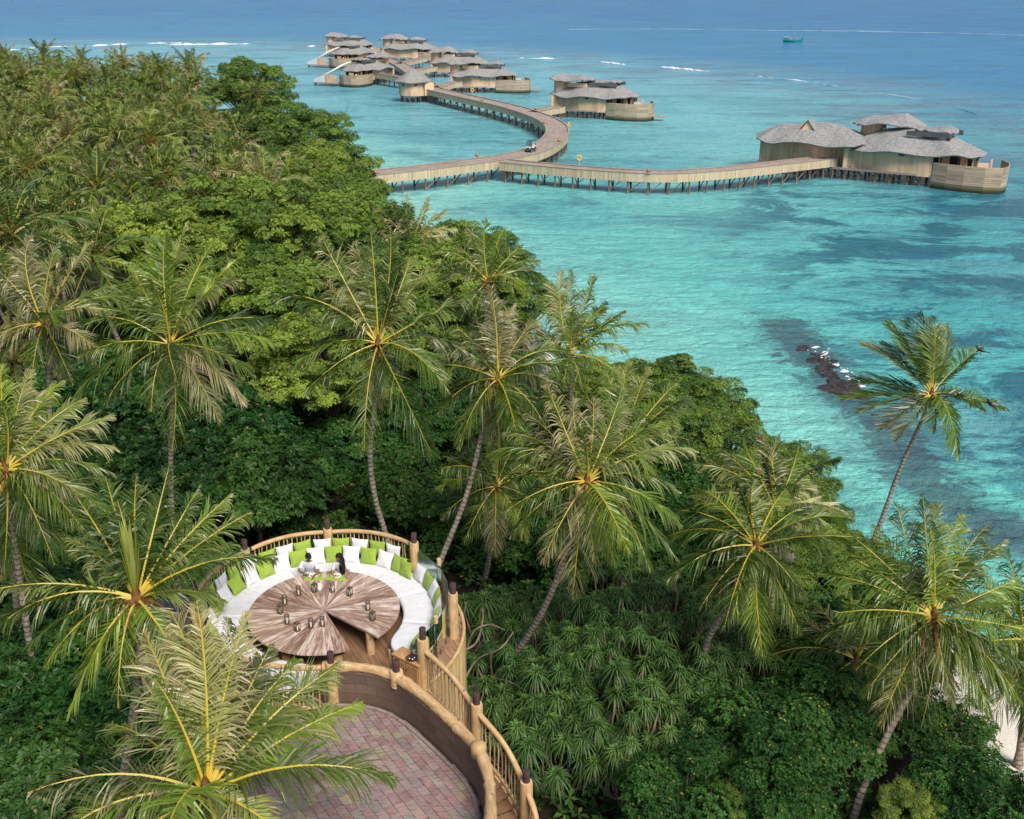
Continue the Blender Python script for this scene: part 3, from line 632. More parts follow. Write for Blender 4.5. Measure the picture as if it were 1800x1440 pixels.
hero(1637,697,61,[(145,150,{'dry':.5}),(122,150),(108,140),(98,145),(88,135,{'dry':.2}),(75,130,{'dry':.3}),(172,145,{'sag':.06}),(184,160,{'sag':.04}),(195,130,{'sag':.1,'dry':.2}),(214,120,{'sag':.1,'dry':.3}),(40,130,{'sag':.02}),(-12,138,{'sag':.08}),(-20,90),(-70,125,{'sag':.5}),(-95,70),(230,110,{'dry':.5}),(130,120,{'dry':.4}),(82,120)],[(1620,740,0),(1580,830,0),(1553,905,0),(1530,965,0),(1525,1000,0)],'lone windblown palm leaning out over the turquoise shallows with birds on its fronds',15,nuts=4,nrand=0,wind=np.array([-.35,-.1,.15]),droop=.35,dryp=.1,L=4.8,spathe=1,r0=.15,emin=0,lw=.075)
hero(1640,1090,40,[(175,190,{'sag':.1}),(160,200,{'sag':.2}),(182,185,{'sag':.1}),(133,190,{'sag':.12}),(118,175),(103,200),(92,215),(82,200,{'dry':.25}),(66,190),(52,195),(40,200,{'dry':.2}),(18,190,{'sag':.08}),(-8,190,{'sag':.1}),(-30,190,{'sag':.15}),(-45,210),(-62,190),(-82,150),(-100,190),(-118,215,{'sag':.1}),(-135,190,{'sag':.14}),(-150,170),(195,200,S),(145,200)],[(1612,1190,0),(1560,1290,-.6),(1515,1390,-1.2),(1498,1450,-1.5)],'big palm at the lower right with orange coconuts over a curving grey trunk',16,nuts=18,nrand=6,dryp=.06,L=5.2,spathe=3)
hero(1800,1130,44,[(150,130),(120,150),(90,150),(180,150,{'sag':.1}),(200,160,S),(225,170),(-120,180),(-95,170),(-70,150),(-30,120),(60,130),(20,120)],[(1800,1250,0)],'palm cut by the right edge with orange coconuts, above the white beach',17,nuts=12,nrand=6,spathe=1)
hero(1505,1165,46,[(175,150,S),(190,160,S),(150,120),(215,140),(-120,150),(-90,140),(120,100),(80,100),(-60,120),(30,90)],[(1490,1250,0),(1455,1330,.5)],'dark low palm behind the big lower right palm, fronds hanging in shade',18,nuts=0,nrand=6,spathe=0,dryp=.1)
hero(858,500,72,[(150,90),(130,100,{'dry':.4}),(110,110,{'dry':.3}),(92,115),(75,105),(50,95),(25,100,{'sag':.3}),(5,90,S),(-20,80),(170,90),(-80,80),(-110,70)],[(860,600,0)],'palm behind the shore trees, crown above the leaning palm',19,nuts=3,nrand=7,L=4.9,n=44,lw=.08)
hero(722,432,88,[(160,85,{'dry':.7}),(135,95,{'dry':.8}),(115,90,{'dry':.8}),(95,90,{'dry':.7}),(70,90,{'dry':.7}),(45,90,{'dry':.6}),(20,85,{'dry':.6}),(0,75,{'dry':.5}),(-60,70),(-90,70),(180,80,{'dry':.6})],[(722,520,0)],'brown-fronded palm near the shore, faded straw crown',20,nuts=5,nrand=6,dry=.45,n=40,lw=.10,L=4.8)
hero(505,320,125,[(150,60),(120,60,{'dry':.3}),(90,60),(60,60),(30,60),(180,60),(0,50)],[(505,380,0)],'small palm poking out behind the big fig tree',21,nuts=0,nrand=8,n=32,lw=.12,L=4.8,spathe=0)
for i,(px,py,dd,lab) in enumerate([(165,462,80,'palm with a bright yellow-green young frond left of the fig tree'),(18,418,70,'palm at the left edge halfway up, orange heart and one long drooping frond'),(120,238,150,'palm in the grove with an orange heart, upper left'),(288,248,140,'star-shaped palm in the middle of the far grove with tan-tipped fronds'),(328,178,165,'tall palm rising above the grove with a clear pale trunk'),(332,118,205,'topmost dark palm silhouetted against the lagoon at the far end'),(282,125,200,'pale green palm next to the topmost dark palm'),(188,142,215,'round-crowned palm on the far edge of the grove'),(40,135,215,'straw-tipped palm at the far left end of the grove'),(400,275,140,'palm with an orange heart near the bright shore trees'),(455,172,172,'brown-fronded palm in front of the round far shore tree'),(275,330,105,'upright green palm with feathery fronds behind the fig tree'),(170,330,105,'green palm with tall vertical frond, left middle of the grove'),(52,300,110,'wide palm near the left edge in mid grove'),(90,390,85,'dark green palm between the left edge palm and the fig tree')]):
    far_palm(at_d(px,py,dd),[3,1,6,2,1,0,3,5,6,4,2,5,3,0,7][i],[1.15,1.15,1,1,1.05,.95,.95,1,1,1,.95,1.1,1.1,1.1,1.1][i],i*1.7,lab,'palms of the coconut grove',nuts=i in(1,2,3,4,9))
    p=at_d(px,py,dd); occ.append((p[0],p[1],3.2))
# --- broadleaf trees
def leafy(kind,seed,Rr=4.,nclump=34,tips=60,leaf=.3,nl=6,flat=.72,lw=.45,crw=1.15,low=-.35,dryp=.02):
    rng=np.random.RandomState(seed); g=G(); cl=[]
    for k in range(nclump):
        a=rng.rand()*6.283; u=low+(1-low)*rng.rand(); rad=Rr*(.48+.48*rng.rand())
        h=math.sqrt(max(0,1-min(1,u)**2)); c=np.array([math.cos(a)*h*rad,math.sin(a)*h*rad,u*rad*flat]); cl.append((c,Rr*crw*(.20+.14*rng.rand())))
    C=[];Nn=[];SH=[]
    for c,cr in cl:
        d=unit(rng.randn(tips,3)); d[:,2]=np.abs(d[:,2])*.95-.25; d=unit(d); o=unit(c+[0,0,.5]); d=unit(d+.35*o)
        rr_=cr*(.75+.45*rng.rand(tips)); C.append(c+d*rr_[:,None]*np.array([1.15,1.15,.8])); Nn.append(unit(d+.5*ZUP)); SH.append(np.full(tips,rng.rand()))
    C=np.vstack(C); N=np.vstack(Nn); n=len(C)
    sh=np.concatenate(SH)
    t1=unit(np.cross(N,rng.randn(n,3))); t2=np.cross(N,t1)
    for k in range(nl):
        a=k*6.283/nl+rng.rand(n)*.7; dr=t1*np.cos(a)[:,None]+t2*np.sin(a)[:,None]
        up=(.15+.6*rng.rand(n))[:,None]; d=unit(dr+N*up); L=leaf*(.7+.6*rng.rand(n)); wv=unit(np.cross(d,N)+rng.randn(n,3)*.25)
        b0=C+d*(L*.08)[:,None]; mid=C+d*(L*.6)[:,None]-N*(L*.03)[:,None]; tip=C+d*L[:,None]-ZUP*(L*.15)[:,None]
        wq=(wv*(L*lw*.5)[:,None]); V=np.stack([b0,mid-wq,tip,mid+wq],1)
        base=np.arange(n)*4; f=np.stack([base,base+1,base+2,base+3],-1)
        A=np.zeros((n,4,3)); A[:,:,0]=np.clip(sh*.7+rng.rand(n)*.3,0,1)[:,None]; A[:,:,1]=((rng.rand(n)<dryp)*.8)[:,None]
        g.add(V,f,A.reshape(-1,3),0)
    # limbs
    t=G(); hub=np.array([0,0,-Rr*.75])
    for k in range(0,len(cl)):
        c=cl[k][0]; m1=hub*.55+c*.25+rng.randn(3)*Rr*.06; P=catmull([hub,m1,c*.75+rng.randn(3)*Rr*.05,c],3); t.tube(P,np.linspace(.10 if k%4==0 else .05,.015,len(P))*Rr/4,4,caps=False)
        for q in range(3):
            e=c+unit(rng.randn(3)+[0,0,.4])*cl[k][1]*1.0; t.tube([c*.8,(c+e)/2+rng.randn(3)*.1,e],[.02*Rr/4,.015*Rr/4,.006],3,caps=False)
    if kind in ('fig','coast'):
        for k in range(34):
            c=cl[rng.randint(len(cl))][0]; e=unit(c+rng.randn(3)*Rr*.3+[0,0,.6]); p0=c+e*.2; L_=Rr*(.22+.2*rng.rand()); q1=p0+e*L_*.5+rng.randn(3)*.12; q2=p0+e*L_+rng.randn(3)*.3
            t.tube([p0,q1,q2],[.035,.022,.01],4,caps=False); t.tube([q1,q1+(unit(e+rng.randn(3)*.6))*L_*.5],[.018,.007],3,caps=False)
    t.tube([(0,0,-Rr*2.6),(.1,.05,-Rr*1.6),hub],[.28*Rr/4,.2*Rr/4,.14*Rr/4],8,caps=False)
    return g.mesh('crown_mesh',M[kind]),t.mesh('trunk_mesh',M['bark'],True)
LEAFY={}
for kind,prm in {'fig':dict(Rr=7.,leaf=.30,tips=80,nclump=125,nl=6,lw=.5,low=-.5,dryp=.02,crw=.46),'coast':dict(Rr=7.,leaf=.22,tips=125,nclump=120,nl=5,lw=.6,dryp=.02,crw=.48),'glossy':dict(leaf=.36,tips=48,nclump=40,nl=8,lw=.42,low=-.2,dryp=.008,crw=.95),'dark':dict(leaf=.24,tips=110,nclump=40,nl=5,lw=.6,dryp=.02,crw=.95)}.items():
    LEAFY[kind]=[leafy(kind,300+7*k+len(kind),**prm) for k in range(3)]
LD={'fig':'yellow-green big-leaved tree','coast':'bright green dense shore tree','glossy':'dark glossy-leaved shrub','dark':'deep green broadleaf tree'}
CT={'fig':'tree','coast':'tree','glossy':'shrub','dark':'tree'}
def btree(kind,p,Rr,k,label,group,sz=1.):
    x,y,z=p; z0=gz(x,y); B0=7. if kind in('fig','coast') else 4.; s=Rr/B0
    cm,tm=LEAFY[kind][k%3]; rz=(k*2.1+x)%6.28
    o=root('shrub' if CT[kind]=='shrub' else 'broadleaf_tree',(x,y,z0),label,CT[kind],group)
    zc=z-z0
    c=link('crown',cm,o,(0,0,zc),rz); c.scale=(s,s,s*sz)
    t=link('trunk',tm,o,(0,0,zc),rz); t.scale=(s,s,s*sz)
    if 2.6*Rr<zc: t.scale=(s,s,zc/(2.55*B0))
    occ.append((x,y,Rr*.75)); return o
# (kind, px, py of crown centre, elevation, radius, where)
BT=[('fig',300,445,10.5,7,'at the left end of the big pale leafy mass'),('fig',420,415,11.5,7,'topping the pale leafy mass in the picture’s left middle'.replace('picture’s ','')),('fig',540,425,11,7,'in the middle of the pale leafy mass'),('fig',640,455,10.5,6.5,'behind the upper fronds of the pale-trunked palm'),('fig',730,520,9.5,5.5,'right of the pale-trunked palm crown'),('fig',470,540,9,6.5,'between the tall straight palm and the pale-trunked palm'),('fig',570,640,8,5.5,'low between the two tall palms, lower branches bare'),('fig',760,600,8,4.5,'under the right fronds of the pale-trunked palm'),
('coast',440,163,10.5,9,'rounded, at the far shore corner left of the villas'),('coast',480,222,9,7,'below the rounded far corner tree'),('coast',545,256,8.5,7.5,'on the shore facing the round hut'),('coast',588,300,8,6,'beside the start of the jetty'),('coast',530,325,9,6.5,'inland of the jetty start'),('coast',622,356,7,4.8,'on the shore below the jetty start'),('coast',590,372,8.5,5.5,'inland below the jetty start'),('coast',90,165,9,7,'in the far edge of the grove, left part'),('coast',250,175,8.5,7,'in the far edge of the grove, middle part'),('coast',15,150,9,7,'at the far left corner of the grove'),
('coast',800,435,6,4,'on the shore right of the brown palm'),('coast',868,455,5.5,4,'on the shore above the behind-shore palm'),('coast',920,530,5.5,3.8,'on the shore left of the windblown upswept palm'),('coast',790,500,7,4,'inland of the shore right of the brown palm'),
('coast',1095,700,5.5,3.6,'on the shore right of the upswept palm'),('coast',1170,690,5.8,3.6,'tallest top on the shore right of centre'),('coast',1235,730,5.5,3.6,'on the shore above the star-crowned palm’s right fronds'.replace('’s','')),('coast',1180,780,6,3.6,'behind the right fronds of the star-crowned palm'),('coast',1270,790,5.5,3.6,'on the shore in front of the pale sandy shallows'),('coast',1040,690,6.5,3.2,'below the upswept palm'),('coast',1385,845,5,3.,'with open airy crown, nearest the rock band in the water'),('coast',1330,870,5,3.2,'inland of the airy shore tree'),('coast',1420,935,4.5,2.6,'above the drooping palm, at the water'),('coast',1490,990,3.6,2.4,'at the foot of the lone leaning palm'),('coast',1440,1040,4,2.6,'left of the big lower right palm'),('coast',1570,1040,3,2.2,'behind the upper fronds of the lower right palm'),
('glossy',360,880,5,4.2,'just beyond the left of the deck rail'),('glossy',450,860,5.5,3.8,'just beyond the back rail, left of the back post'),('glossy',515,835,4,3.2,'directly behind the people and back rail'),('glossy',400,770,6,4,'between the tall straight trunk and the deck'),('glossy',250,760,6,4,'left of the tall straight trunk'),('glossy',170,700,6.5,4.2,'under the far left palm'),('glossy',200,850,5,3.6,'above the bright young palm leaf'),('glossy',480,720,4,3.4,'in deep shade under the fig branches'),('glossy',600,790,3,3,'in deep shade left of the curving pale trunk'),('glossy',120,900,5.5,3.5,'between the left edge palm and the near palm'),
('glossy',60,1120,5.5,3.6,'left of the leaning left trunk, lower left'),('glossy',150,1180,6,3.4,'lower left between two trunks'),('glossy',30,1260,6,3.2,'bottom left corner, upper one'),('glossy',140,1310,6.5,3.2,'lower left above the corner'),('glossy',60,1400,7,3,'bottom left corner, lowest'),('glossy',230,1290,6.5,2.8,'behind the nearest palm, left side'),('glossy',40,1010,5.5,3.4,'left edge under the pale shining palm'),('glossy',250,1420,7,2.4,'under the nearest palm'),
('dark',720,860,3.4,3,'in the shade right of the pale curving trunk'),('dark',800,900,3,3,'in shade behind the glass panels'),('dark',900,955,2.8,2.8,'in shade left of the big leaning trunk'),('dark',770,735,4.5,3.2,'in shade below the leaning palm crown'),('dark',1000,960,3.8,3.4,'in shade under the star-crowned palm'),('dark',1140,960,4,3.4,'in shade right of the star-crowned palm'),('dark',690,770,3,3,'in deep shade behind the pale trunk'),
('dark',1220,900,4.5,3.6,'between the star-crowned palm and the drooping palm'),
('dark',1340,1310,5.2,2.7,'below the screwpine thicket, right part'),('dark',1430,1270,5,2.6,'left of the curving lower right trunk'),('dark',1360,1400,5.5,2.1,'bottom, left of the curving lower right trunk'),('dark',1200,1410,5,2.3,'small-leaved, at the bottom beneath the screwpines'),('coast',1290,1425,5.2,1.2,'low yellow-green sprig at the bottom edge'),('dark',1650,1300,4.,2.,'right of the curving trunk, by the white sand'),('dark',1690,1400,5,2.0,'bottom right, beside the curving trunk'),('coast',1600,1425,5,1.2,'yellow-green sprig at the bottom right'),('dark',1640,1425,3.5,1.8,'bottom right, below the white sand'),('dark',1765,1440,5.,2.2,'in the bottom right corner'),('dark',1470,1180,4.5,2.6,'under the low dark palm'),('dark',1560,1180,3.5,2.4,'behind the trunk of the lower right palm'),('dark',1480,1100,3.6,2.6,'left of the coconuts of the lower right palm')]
for i,(kind,px,py,el,rr_,where) in enumerate(BT):
    btree(kind,at_z(px,py,el),rr_,i,(LD[kind]+' '+where),'broadleaf trees and shrubs of the island')
# --- screwpines (pandanus)
def pandan(seed,nh=13,Rr=1.9):
    rng=np.random.RandomState(seed); g=G(); t=G()
    heads=[]
    for k in range(nh):
        for _ in range(20):
            a=rng.rand()*6.283; u=rng.rand(); q=np.array([math.cos(a)*math.sqrt(u),math.sin(a)*math.sqrt(u),0])*Rr; q[2]=.55*Rr*(1-u)+rng.randn()*.35
            if all(np.linalg.norm(q-h)>.55 for h in heads): heads.append(q); break
    hub=np.array([0,0,-2.4]); forks=[np.array([math.cos(a)*.55,math.sin(a)*.55,-1.4+rng.randn()*.2]) for a in (0.5,2.4,4.5)]
    t.tube([(0,0,-6),(0,0,-4),hub],[.11,.10,.09],6,caps=False)
    for f in forks: t.tube(catmull([hub,(hub+f)/2+rng.randn(3)*.12,f],3),.065,5,caps=False)
    for h in heads:
        hs_=.72+.55*rng.rand(); ht_=rng.rand()*.45
        f=min(forks,key=lambda q:np.linalg.norm((q-h)[:2])); m1=(f+h)/2+rng.randn(3)*.18; m1[2]-=.2
        t.tube(catmull([f,m1,h-[0,0,.25],h],4),np.linspace(.05,.035,13),5,caps=False)
        ax=unit(np.array([h[0]*.25,h[1]*.25,1.])+rng.randn(3)*.12); n=54
        a=np.arange(n)*2.39996+rng.rand(); el=R(82)-R(92)*(np.arange(n)/n)**.9+rng.randn(n)*.08
        t1=unit(np.cross(ax,[0.3,1,.1])); t2=np.cross(ax,t1)
        out=t1*np.cos(a)[:,None]+t2*np.sin(a)[:,None]; d=out*np.cos(el)[:,None]+ax*np.sin(el)[:,None]; d=unit(d)
        L=(.55+.25*rng.rand(n))*1.08*hs_; wv=unit(np.cross(out,ax)); pts=[]
        for u,w_ in ((.0,.8),(.35,1),(.7,.75),(1,.05)):
            c=h+d*(L*(u-.12*u*u))[:,None]-ZUP*(L*.62*u**2.4)[:,None]; o=wv*(.062*.5*w_)
            pts+=[c-o,c+o]
        V=np.stack(pts,1); base=np.arange(n)*8; f4=np.vstack([np.stack([base+2*j,base+2*j+1,base+2*j+3,base+2*j+2],-1) for j in range(3)])
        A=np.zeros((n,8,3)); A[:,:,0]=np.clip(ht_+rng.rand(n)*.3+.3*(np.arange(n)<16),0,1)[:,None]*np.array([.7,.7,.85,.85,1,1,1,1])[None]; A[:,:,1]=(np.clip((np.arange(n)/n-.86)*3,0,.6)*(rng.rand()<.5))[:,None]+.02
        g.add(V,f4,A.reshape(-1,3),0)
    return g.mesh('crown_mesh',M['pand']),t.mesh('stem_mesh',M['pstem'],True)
PD=[]
PN=[pandan(70+k,[14,12,15,11][k]) for k in range(4)]
rng=np.random.RandomState(77); cand=[]
pp=[(850,1090,4.2),(815,1120,3.6),(905,1105,4),(960,1075,4.5),(1020,1095,5),(1085,1090,5.6),(1150,1075,5.6),(1200,1085,5.3),(1250,1110,5),(1290,1150,4.8),(1330,1190,4.6),(1345,1250,4.2),(990,1150,5),(1050,1160,5.6),(1120,1150,5.8),(1190,1155,5.6),(1250,1190,5.2),(940,1150,4),(900,1180,3.6),(860,1250,3.6),(930,1220,4.2),(990,1215,4.9),(1060,1220,5.4),(1130,1215,5.5),(1200,1225,5.2),(1265,1255,4.6),(1310,1300,4.),(910,1290,4),(975,1285,4.4),(1040,1285,4.9),(1105,1285,5.1),(1170,1295,4.8),(1230,1320,4.2),(980,1340,3.6),(1110,1350,3.8),(1240,1380,3.6),(1330,1110,3.4),(1385,1150,3.2),(1060,1040,4.2),(1130,1035,4.2)]
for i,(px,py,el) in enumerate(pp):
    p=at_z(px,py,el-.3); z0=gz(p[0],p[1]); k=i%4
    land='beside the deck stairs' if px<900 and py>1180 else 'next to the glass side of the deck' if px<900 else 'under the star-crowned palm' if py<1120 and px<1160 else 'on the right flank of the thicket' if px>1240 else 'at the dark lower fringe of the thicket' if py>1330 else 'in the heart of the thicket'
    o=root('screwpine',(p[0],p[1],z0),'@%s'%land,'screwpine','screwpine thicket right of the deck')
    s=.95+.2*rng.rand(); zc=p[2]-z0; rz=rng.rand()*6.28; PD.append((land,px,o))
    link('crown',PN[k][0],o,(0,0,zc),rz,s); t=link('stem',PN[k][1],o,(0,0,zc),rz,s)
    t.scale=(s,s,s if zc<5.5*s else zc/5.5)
    occ.append((p[0],p[1],1.2))
for land in sorted(set(q[0] for q in PD)):
    for k_,q in enumerate(sorted([q for q in PD if q[0]==land],key=lambda q:q[1])): q[2]['label']='spiky green screwpine %s, %s from the left'%(land,ordn(k_))
# --- branchy bare screwpine stems next to the deck
g=G(); rng=np.random.RandomState(12)
b0=at_z(815,1240,1.6)
o=root('bare_shrub',b0,'leafless twisting pinkish branches right beside the deck cladding','shrub')
for pts in [[(815,1240,2),(812,1190,4.5),(800,1120,7.5),(806,1090,8.2),(818,1060,9)],[(812,1190,4.5),(830,1120,7),(858,1100,7.6),(890,1102,7.8)],[(815,1200,4),(840,1160,5),(880,1140,6),(905,1110,6.5)],[(815,1215,3.2),(850,1195,4),(890,1200,4.5),(930,1215,5)],[(806,1150,6),(835,1130,6.5),(850,1090,7.5),(846,1070,8)],[(815,1240,2),(830,1210,3.5),(868,1205,3.8)]]:
    P=catmull([at_z(*q)-b0+rng.randn(3)*.05 for q in pts],5); g.tube(P,np.linspace(.06,.022,len(P)),5)
g.build('branches',M['pstem'],o,smooth=True)
# --- a few bare big limbs under the fig trees
# --- grove filler palms
occA=[list(q) for q in occ]; rng=np.random.RandomState(5); cnt=0; pts=[]
def visible(x,y,z,mrg=120):
    q=np.array([x,y,z-CH]); fw=q[1]*cp-q[2]*sp; up=q[1]*sp+q[2]*cp; u=900+F*q[0]/fw; v=720-F*up/fw
    return -mrg<u<1800+mrg and v<1440+mrg,u,v
heroc=[(at_d(300,612,49)[1])]
cands=np.stack([rng.uniform(-160,10,9000),rng.uniform(66,292,9000)],1); dd=sdist(cands)
tr=['feathery green palm','drooping olive palm','tan-tipped upright palm','dense dark palm','wide drooping palm','upswept green palm','straw-topped palm','sparse arching palm','young upright palm']
nsh={}
for (x,y),d in zip(cands,dd):
    if d<6 or cnt>=270 or (y>105 and d<17): continue
    el=9.0+rng.randn()*1.9+ (1.2 if y>110 else 0); ok,u,v=visible(x,y,el,45)
    if not ok: continue
    if y<105 and (u>230 ): continue
    if y<140 and 190<u<620 and rng.rand()<.75: continue
    sp_=5.9 if y<180 else 6.6
    if any((x-a)**2+(y-b_)**2<(max(sp_,c) if c<50 else c)**2 for a,b_,c in occA): continue
    occA.append((x,y,sp_)); k=rng.randint(9)
    band='far end' if v<170 else 'far part' if v<205 else 'middle' if v<250 else 'near part' if v<320 else 'nearest row'
    colm='left edge' if u<90 else 'left of centre' if u<200 else 'centre' if u<310 else 'right of centre' if u<420 else 'beside the shore trees'
    nt_=rng.rand()<.3
    o=far_palm((x,y,el),k,1.+.3*rng.rand(),rng.rand()*6.28,None,'palms of the coconut grove',nuts=nt_)
    o['category']='palm tree'; FILL.append((o,(tr[k]+(' and coconuts' if nt_ else ''),band,colm),u))
    cnt+=1
gp={}
for o,key,u in FILL: gp.setdefault(key,[]).append((u,o))
for key,li in gp.items():
    li.sort(key=lambda q:q[0])
    for q,(u,o) in enumerate(li):
        o['label']=('%s, %s of the grove, %s'%key if len(li)==1 else '%s '%ordn(q)+'%s from the left, %s of grove, %s'%key)

# --- ground cover, so the floor of the wood is leafy: nobody could count it
rng=np.random.RandomState(8); n0=19000
P=np.stack([rng.uniform(-42,34,n0*3),rng.uniform(14,112,n0*3)],1)
vis=np.array([visible(x,y,2,60)[0] for x,y in P]); P=P[vis]; d=sdist(P); P=P[(d>3.5)&((P[:,0]<11)|(P[:,1]>60)|(d>13))]; 
P=P[np.hypot(P[:,0]+5,P[:,1]-22)>3.5][:n0]; n=len(P)
hh=1.3+ .9*np.sin(P[:,0]*.7)*np.sin(P[:,1]*.55)+rng.rand(n)*1.5
C=np.c_[P,hh]; N=unit(rng.randn(n,3)*.5+[0,-.15,1]); g=G(); t1=unit(np.cross(N,rng.randn(n,3))); t2=np.cross(N,t1)
for k in range(5):
    a=k*1.2566+rng.rand(n)*.6; d_=unit(t1*np.cos(a)[:,None]+t2*np.sin(a)[:,None]+N*.35); L=.42*(.6+.8*rng.rand(n)); wv=unit(np.cross(d_,N)); 
    mid=C+d_*(L*.6)[:,None]; tip=C+d_*L[:,None]-ZUP*(L*.2)[:,None]; wq=wv*(L*.22)[:,None]; V=np.stack([C,mid-wq,tip,mid+wq],1); bs=np.arange(n)*4
    A=np.zeros((n,4,3)); A[:,:,0]=rng.rand(n)[:,None]; A[:,:,1]=((rng.rand(n)<.03)*.7)[:,None]; g.add(V,np.stack([bs,bs+1,bs+2,bs+3],-1),A.reshape(-1,3))
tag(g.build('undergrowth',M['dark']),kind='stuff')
# ---------------------------------------------------------------- round dining deck
DC=np.array([-5.23,25.8]); DZ=15.65; DR=3.5
def pol(a,r,z=0,c=DC): return np.array([c[0]+r*math.cos(R(a)),c[1]+r*math.sin(R(a)),z])
rng=np.random.RandomState(21)
def boards(poly_test,cx,cy,rad,ang,wd,z,th,tintr,g,gap=.006,step=.12):
    ca,sa=math.cos(ang),math.sin(ang)
    v=-rad
    while v<rad:
        us=np.arange(-rad,rad,step); X=cx+us*ca-(v+wd/2)*sa; Y=cy+us*sa+(v+wd/2)*ca; ok=poly_test(np.stack([X,Y],1)); i=0; t=tintr.rand()
        while i<len(us):
            if ok[i]:
                j=i
                while j+1<len(us) and ok[j+1]: j+=1
                if j>i:
                    u0,u1=us[i],us[j]; um=(u0+u1)/2; c=(cx+um*ca-(v+wd/2)*sa,cy+um*sa+(v+wd/2)*ca,z-th/2)
                    n0=g.n; g.box(c,(u1-u0,wd-gap,th),ang)
                    A=g.A[-1]; VV=g.V[-1]; A[:,0]=(VV[:,0]*ca+VV[:,1]*sa); A[:,1]=(-VV[:,0]*sa+VV[:,1]*ca); A[:,2]=t
                i=j+1
            i+=1
        v+=wd
deck=root('dining_deck',(DC[0],DC[1],DZ),'round raised timber deck with split-log cladding carrying the round table and sofa','deck')
dl=np.array([DC[0],DC[1],DZ])
def rel(P): return np.asarray(P,float)-dl
g=G(); boards(lambda P:np.hypot(P[:,0]-DC[0],P[:,1]-DC[1])<3.84,DC[0],DC[1],3.9,R(-62),.14,DZ,.04,rng,g,step=.06); g.V=[v-dl for v in g.V]
g.build('floor_boards',M['deck'],deck)
g=G(); th=np.linspace(0,2*math.pi,97)[:-1]; g.prism(np.stack([3.80*np.cos(th),3.80*np.sin(th)],1),-.30,-.05,(0,0,.3)); g.build('floor_frame',M['apron'],deck)
g=G()
for k,a in enumerate(np.arange(-62,78,1.62)):
    z0=-4.6+.1*rng.rand(); p=rel(pol(a,3.86,DZ)); g.tube([p+[0,0,z0],p+[0,0,-2],p+[0,0,-.03-.02*rng.rand()]],.055+.008*rng.rand(),7,tint=rng.rand(),caps=False)
g.build('log_cladding',M['bamboo'],deck,smooth=True)
g=G(); g.tube([rel(pol(a,3.87,DZ+.0)) for a in np.arange(-64,78,3)],.055,7); g.build('rim_rail',M['rail'],deck,smooth=True)
for a in (10,70,130,190,250,310):
    g=G(); p=rel(pol(a,2.9,0)); g.tube([[p[0],p[1],-14.8],[p[0],p[1],-7],[p[0],p[1],-.3]],[.22,.2,.18],9); g.build('support_post',M['bark'],deck,smooth=True)
# --- railings
def post_mesh(h,r=.14,cap=True):
    g=G(); g.tube([[0,0,0],[0,0,h*.5],[0,0,h-.03],[0,0,h]],[r*1.04,r,r,r*.9],14); return g.mesh('post_mesh',M['rail'],True)
def cap_mesh():
    g=G(); g.tube([[0,0,0],[0,0,.15],[0,0,.29],[0,0,.30]],[.088,.085,.088,.08],12); return g.mesh('post_cap_mesh',M['capwood'],True)
PM=post_mesh(1.42); CM=cap_mesh()
BAL=[]
for k in range(6):
    g=G(); q=rng.randn(5,2)*.010; q[0]=q[-1]=0; g.tube([[q[i][0],q[i][1],i*.3] for i in range(5)],[.021,.018,.02,.017,.019],6,tint=k/6.); BAL.append(g.mesh('baluster_mesh',M['baluster'],True))
def railing(name,loc,path,posts,label,zoff=-1.24,sp_=.135,rr_=.066,skip=.16,hgt=1.2,low=None,group=None):
    """path: handrail centre line (world); posts: indices of distance along it"""
    o=root(name,loc,label,'railing',group); lo=np.array(loc,float); P=resample(path,.05); L=np.arange(len(P))*.05
    n=len(P); g=G(); rad=rr_*(1+.06*np.sin(np.arange(n)*.22)+.03*rng.randn(n).cumsum()/8); Pj=P[::3]; g.tube(Pj-lo,rad[::3] if len(rad[::3])==len(Pj) else rr_,9); g.build('handrail',M['rail'],o,smooth=True)
    if low is not None:
        g=G(); g.tube((P[::3]-lo)+[0,0,low],.045,7); g.build('bottom_rail',M['rail'],o,smooth=True)
    s=skip
    while s<L[-1]-skip*.6:
        i=int(s/.05); p=P[min(i,n-1)]-lo
        if not any(abs(s-q)<.2 for q in posts):
            b_=link('baluster',BAL[rng.randint(6)],o,(p[0],p[1],p[2]+zoff),rng.rand()*6.28); b_.scale=(1,1,-zoff/1.2)
        s+=sp_*(.92+.16*rng.rand())
    return o
def post(parent,p,top,bot,r=1.,cap=True,captop=.30):
    lo=np.array(parent.location); h=top-bot; q=link('post',PM,parent,(p[0]-lo[0],p[1]-lo[1],bot-lo[2]),rng.rand()*3); q.scale=(r,r,h/1.42)
    if cap:
        c=link('post_cap',CM,q,(0,0,1.42)); c.scale=(1/r*1.0,1/r*1.0,captop/.30*1.42/h)
    return q
RZ=16.93
def arc(a0,a1,z=RZ,r=DR): return np.array([pol(a,r,z+.04*math.sin(math.pi*((a-a0)/(a1-a0)))) for a in np.linspace(a0,a1,max(3,int(abs(a1-a0)/3)))])
r1=railing('deck_railing',pol(73,DR,DZ),arc(94.6,51.2),[],'short curved log railing at the back right, between the back post and the glass panels',group='log railings round the deck')
post(r1,pol(97,DR),17.06,DZ-.05); post(r1,pol(49,DR),17.04,DZ-.3)
r2=railing('deck_railing',pol(120,DR,DZ),arc(99.4,138),[],'curved log railing at the back left, behind the cushions',group='log railings round the deck')
post(r2,pol(140,DR),17.04,DZ-.3)
r3=railing('deck_railing',pol(170,DR,DZ),arc(142.4,219),[2.35],'curved log railing on the left, mostly hidden by palm fronds',group='log railings round the deck')
post(r3,pol(182,DR),17.04,DZ-.3); post(r3,pol(221.5,DR),17.04,DZ-.3)
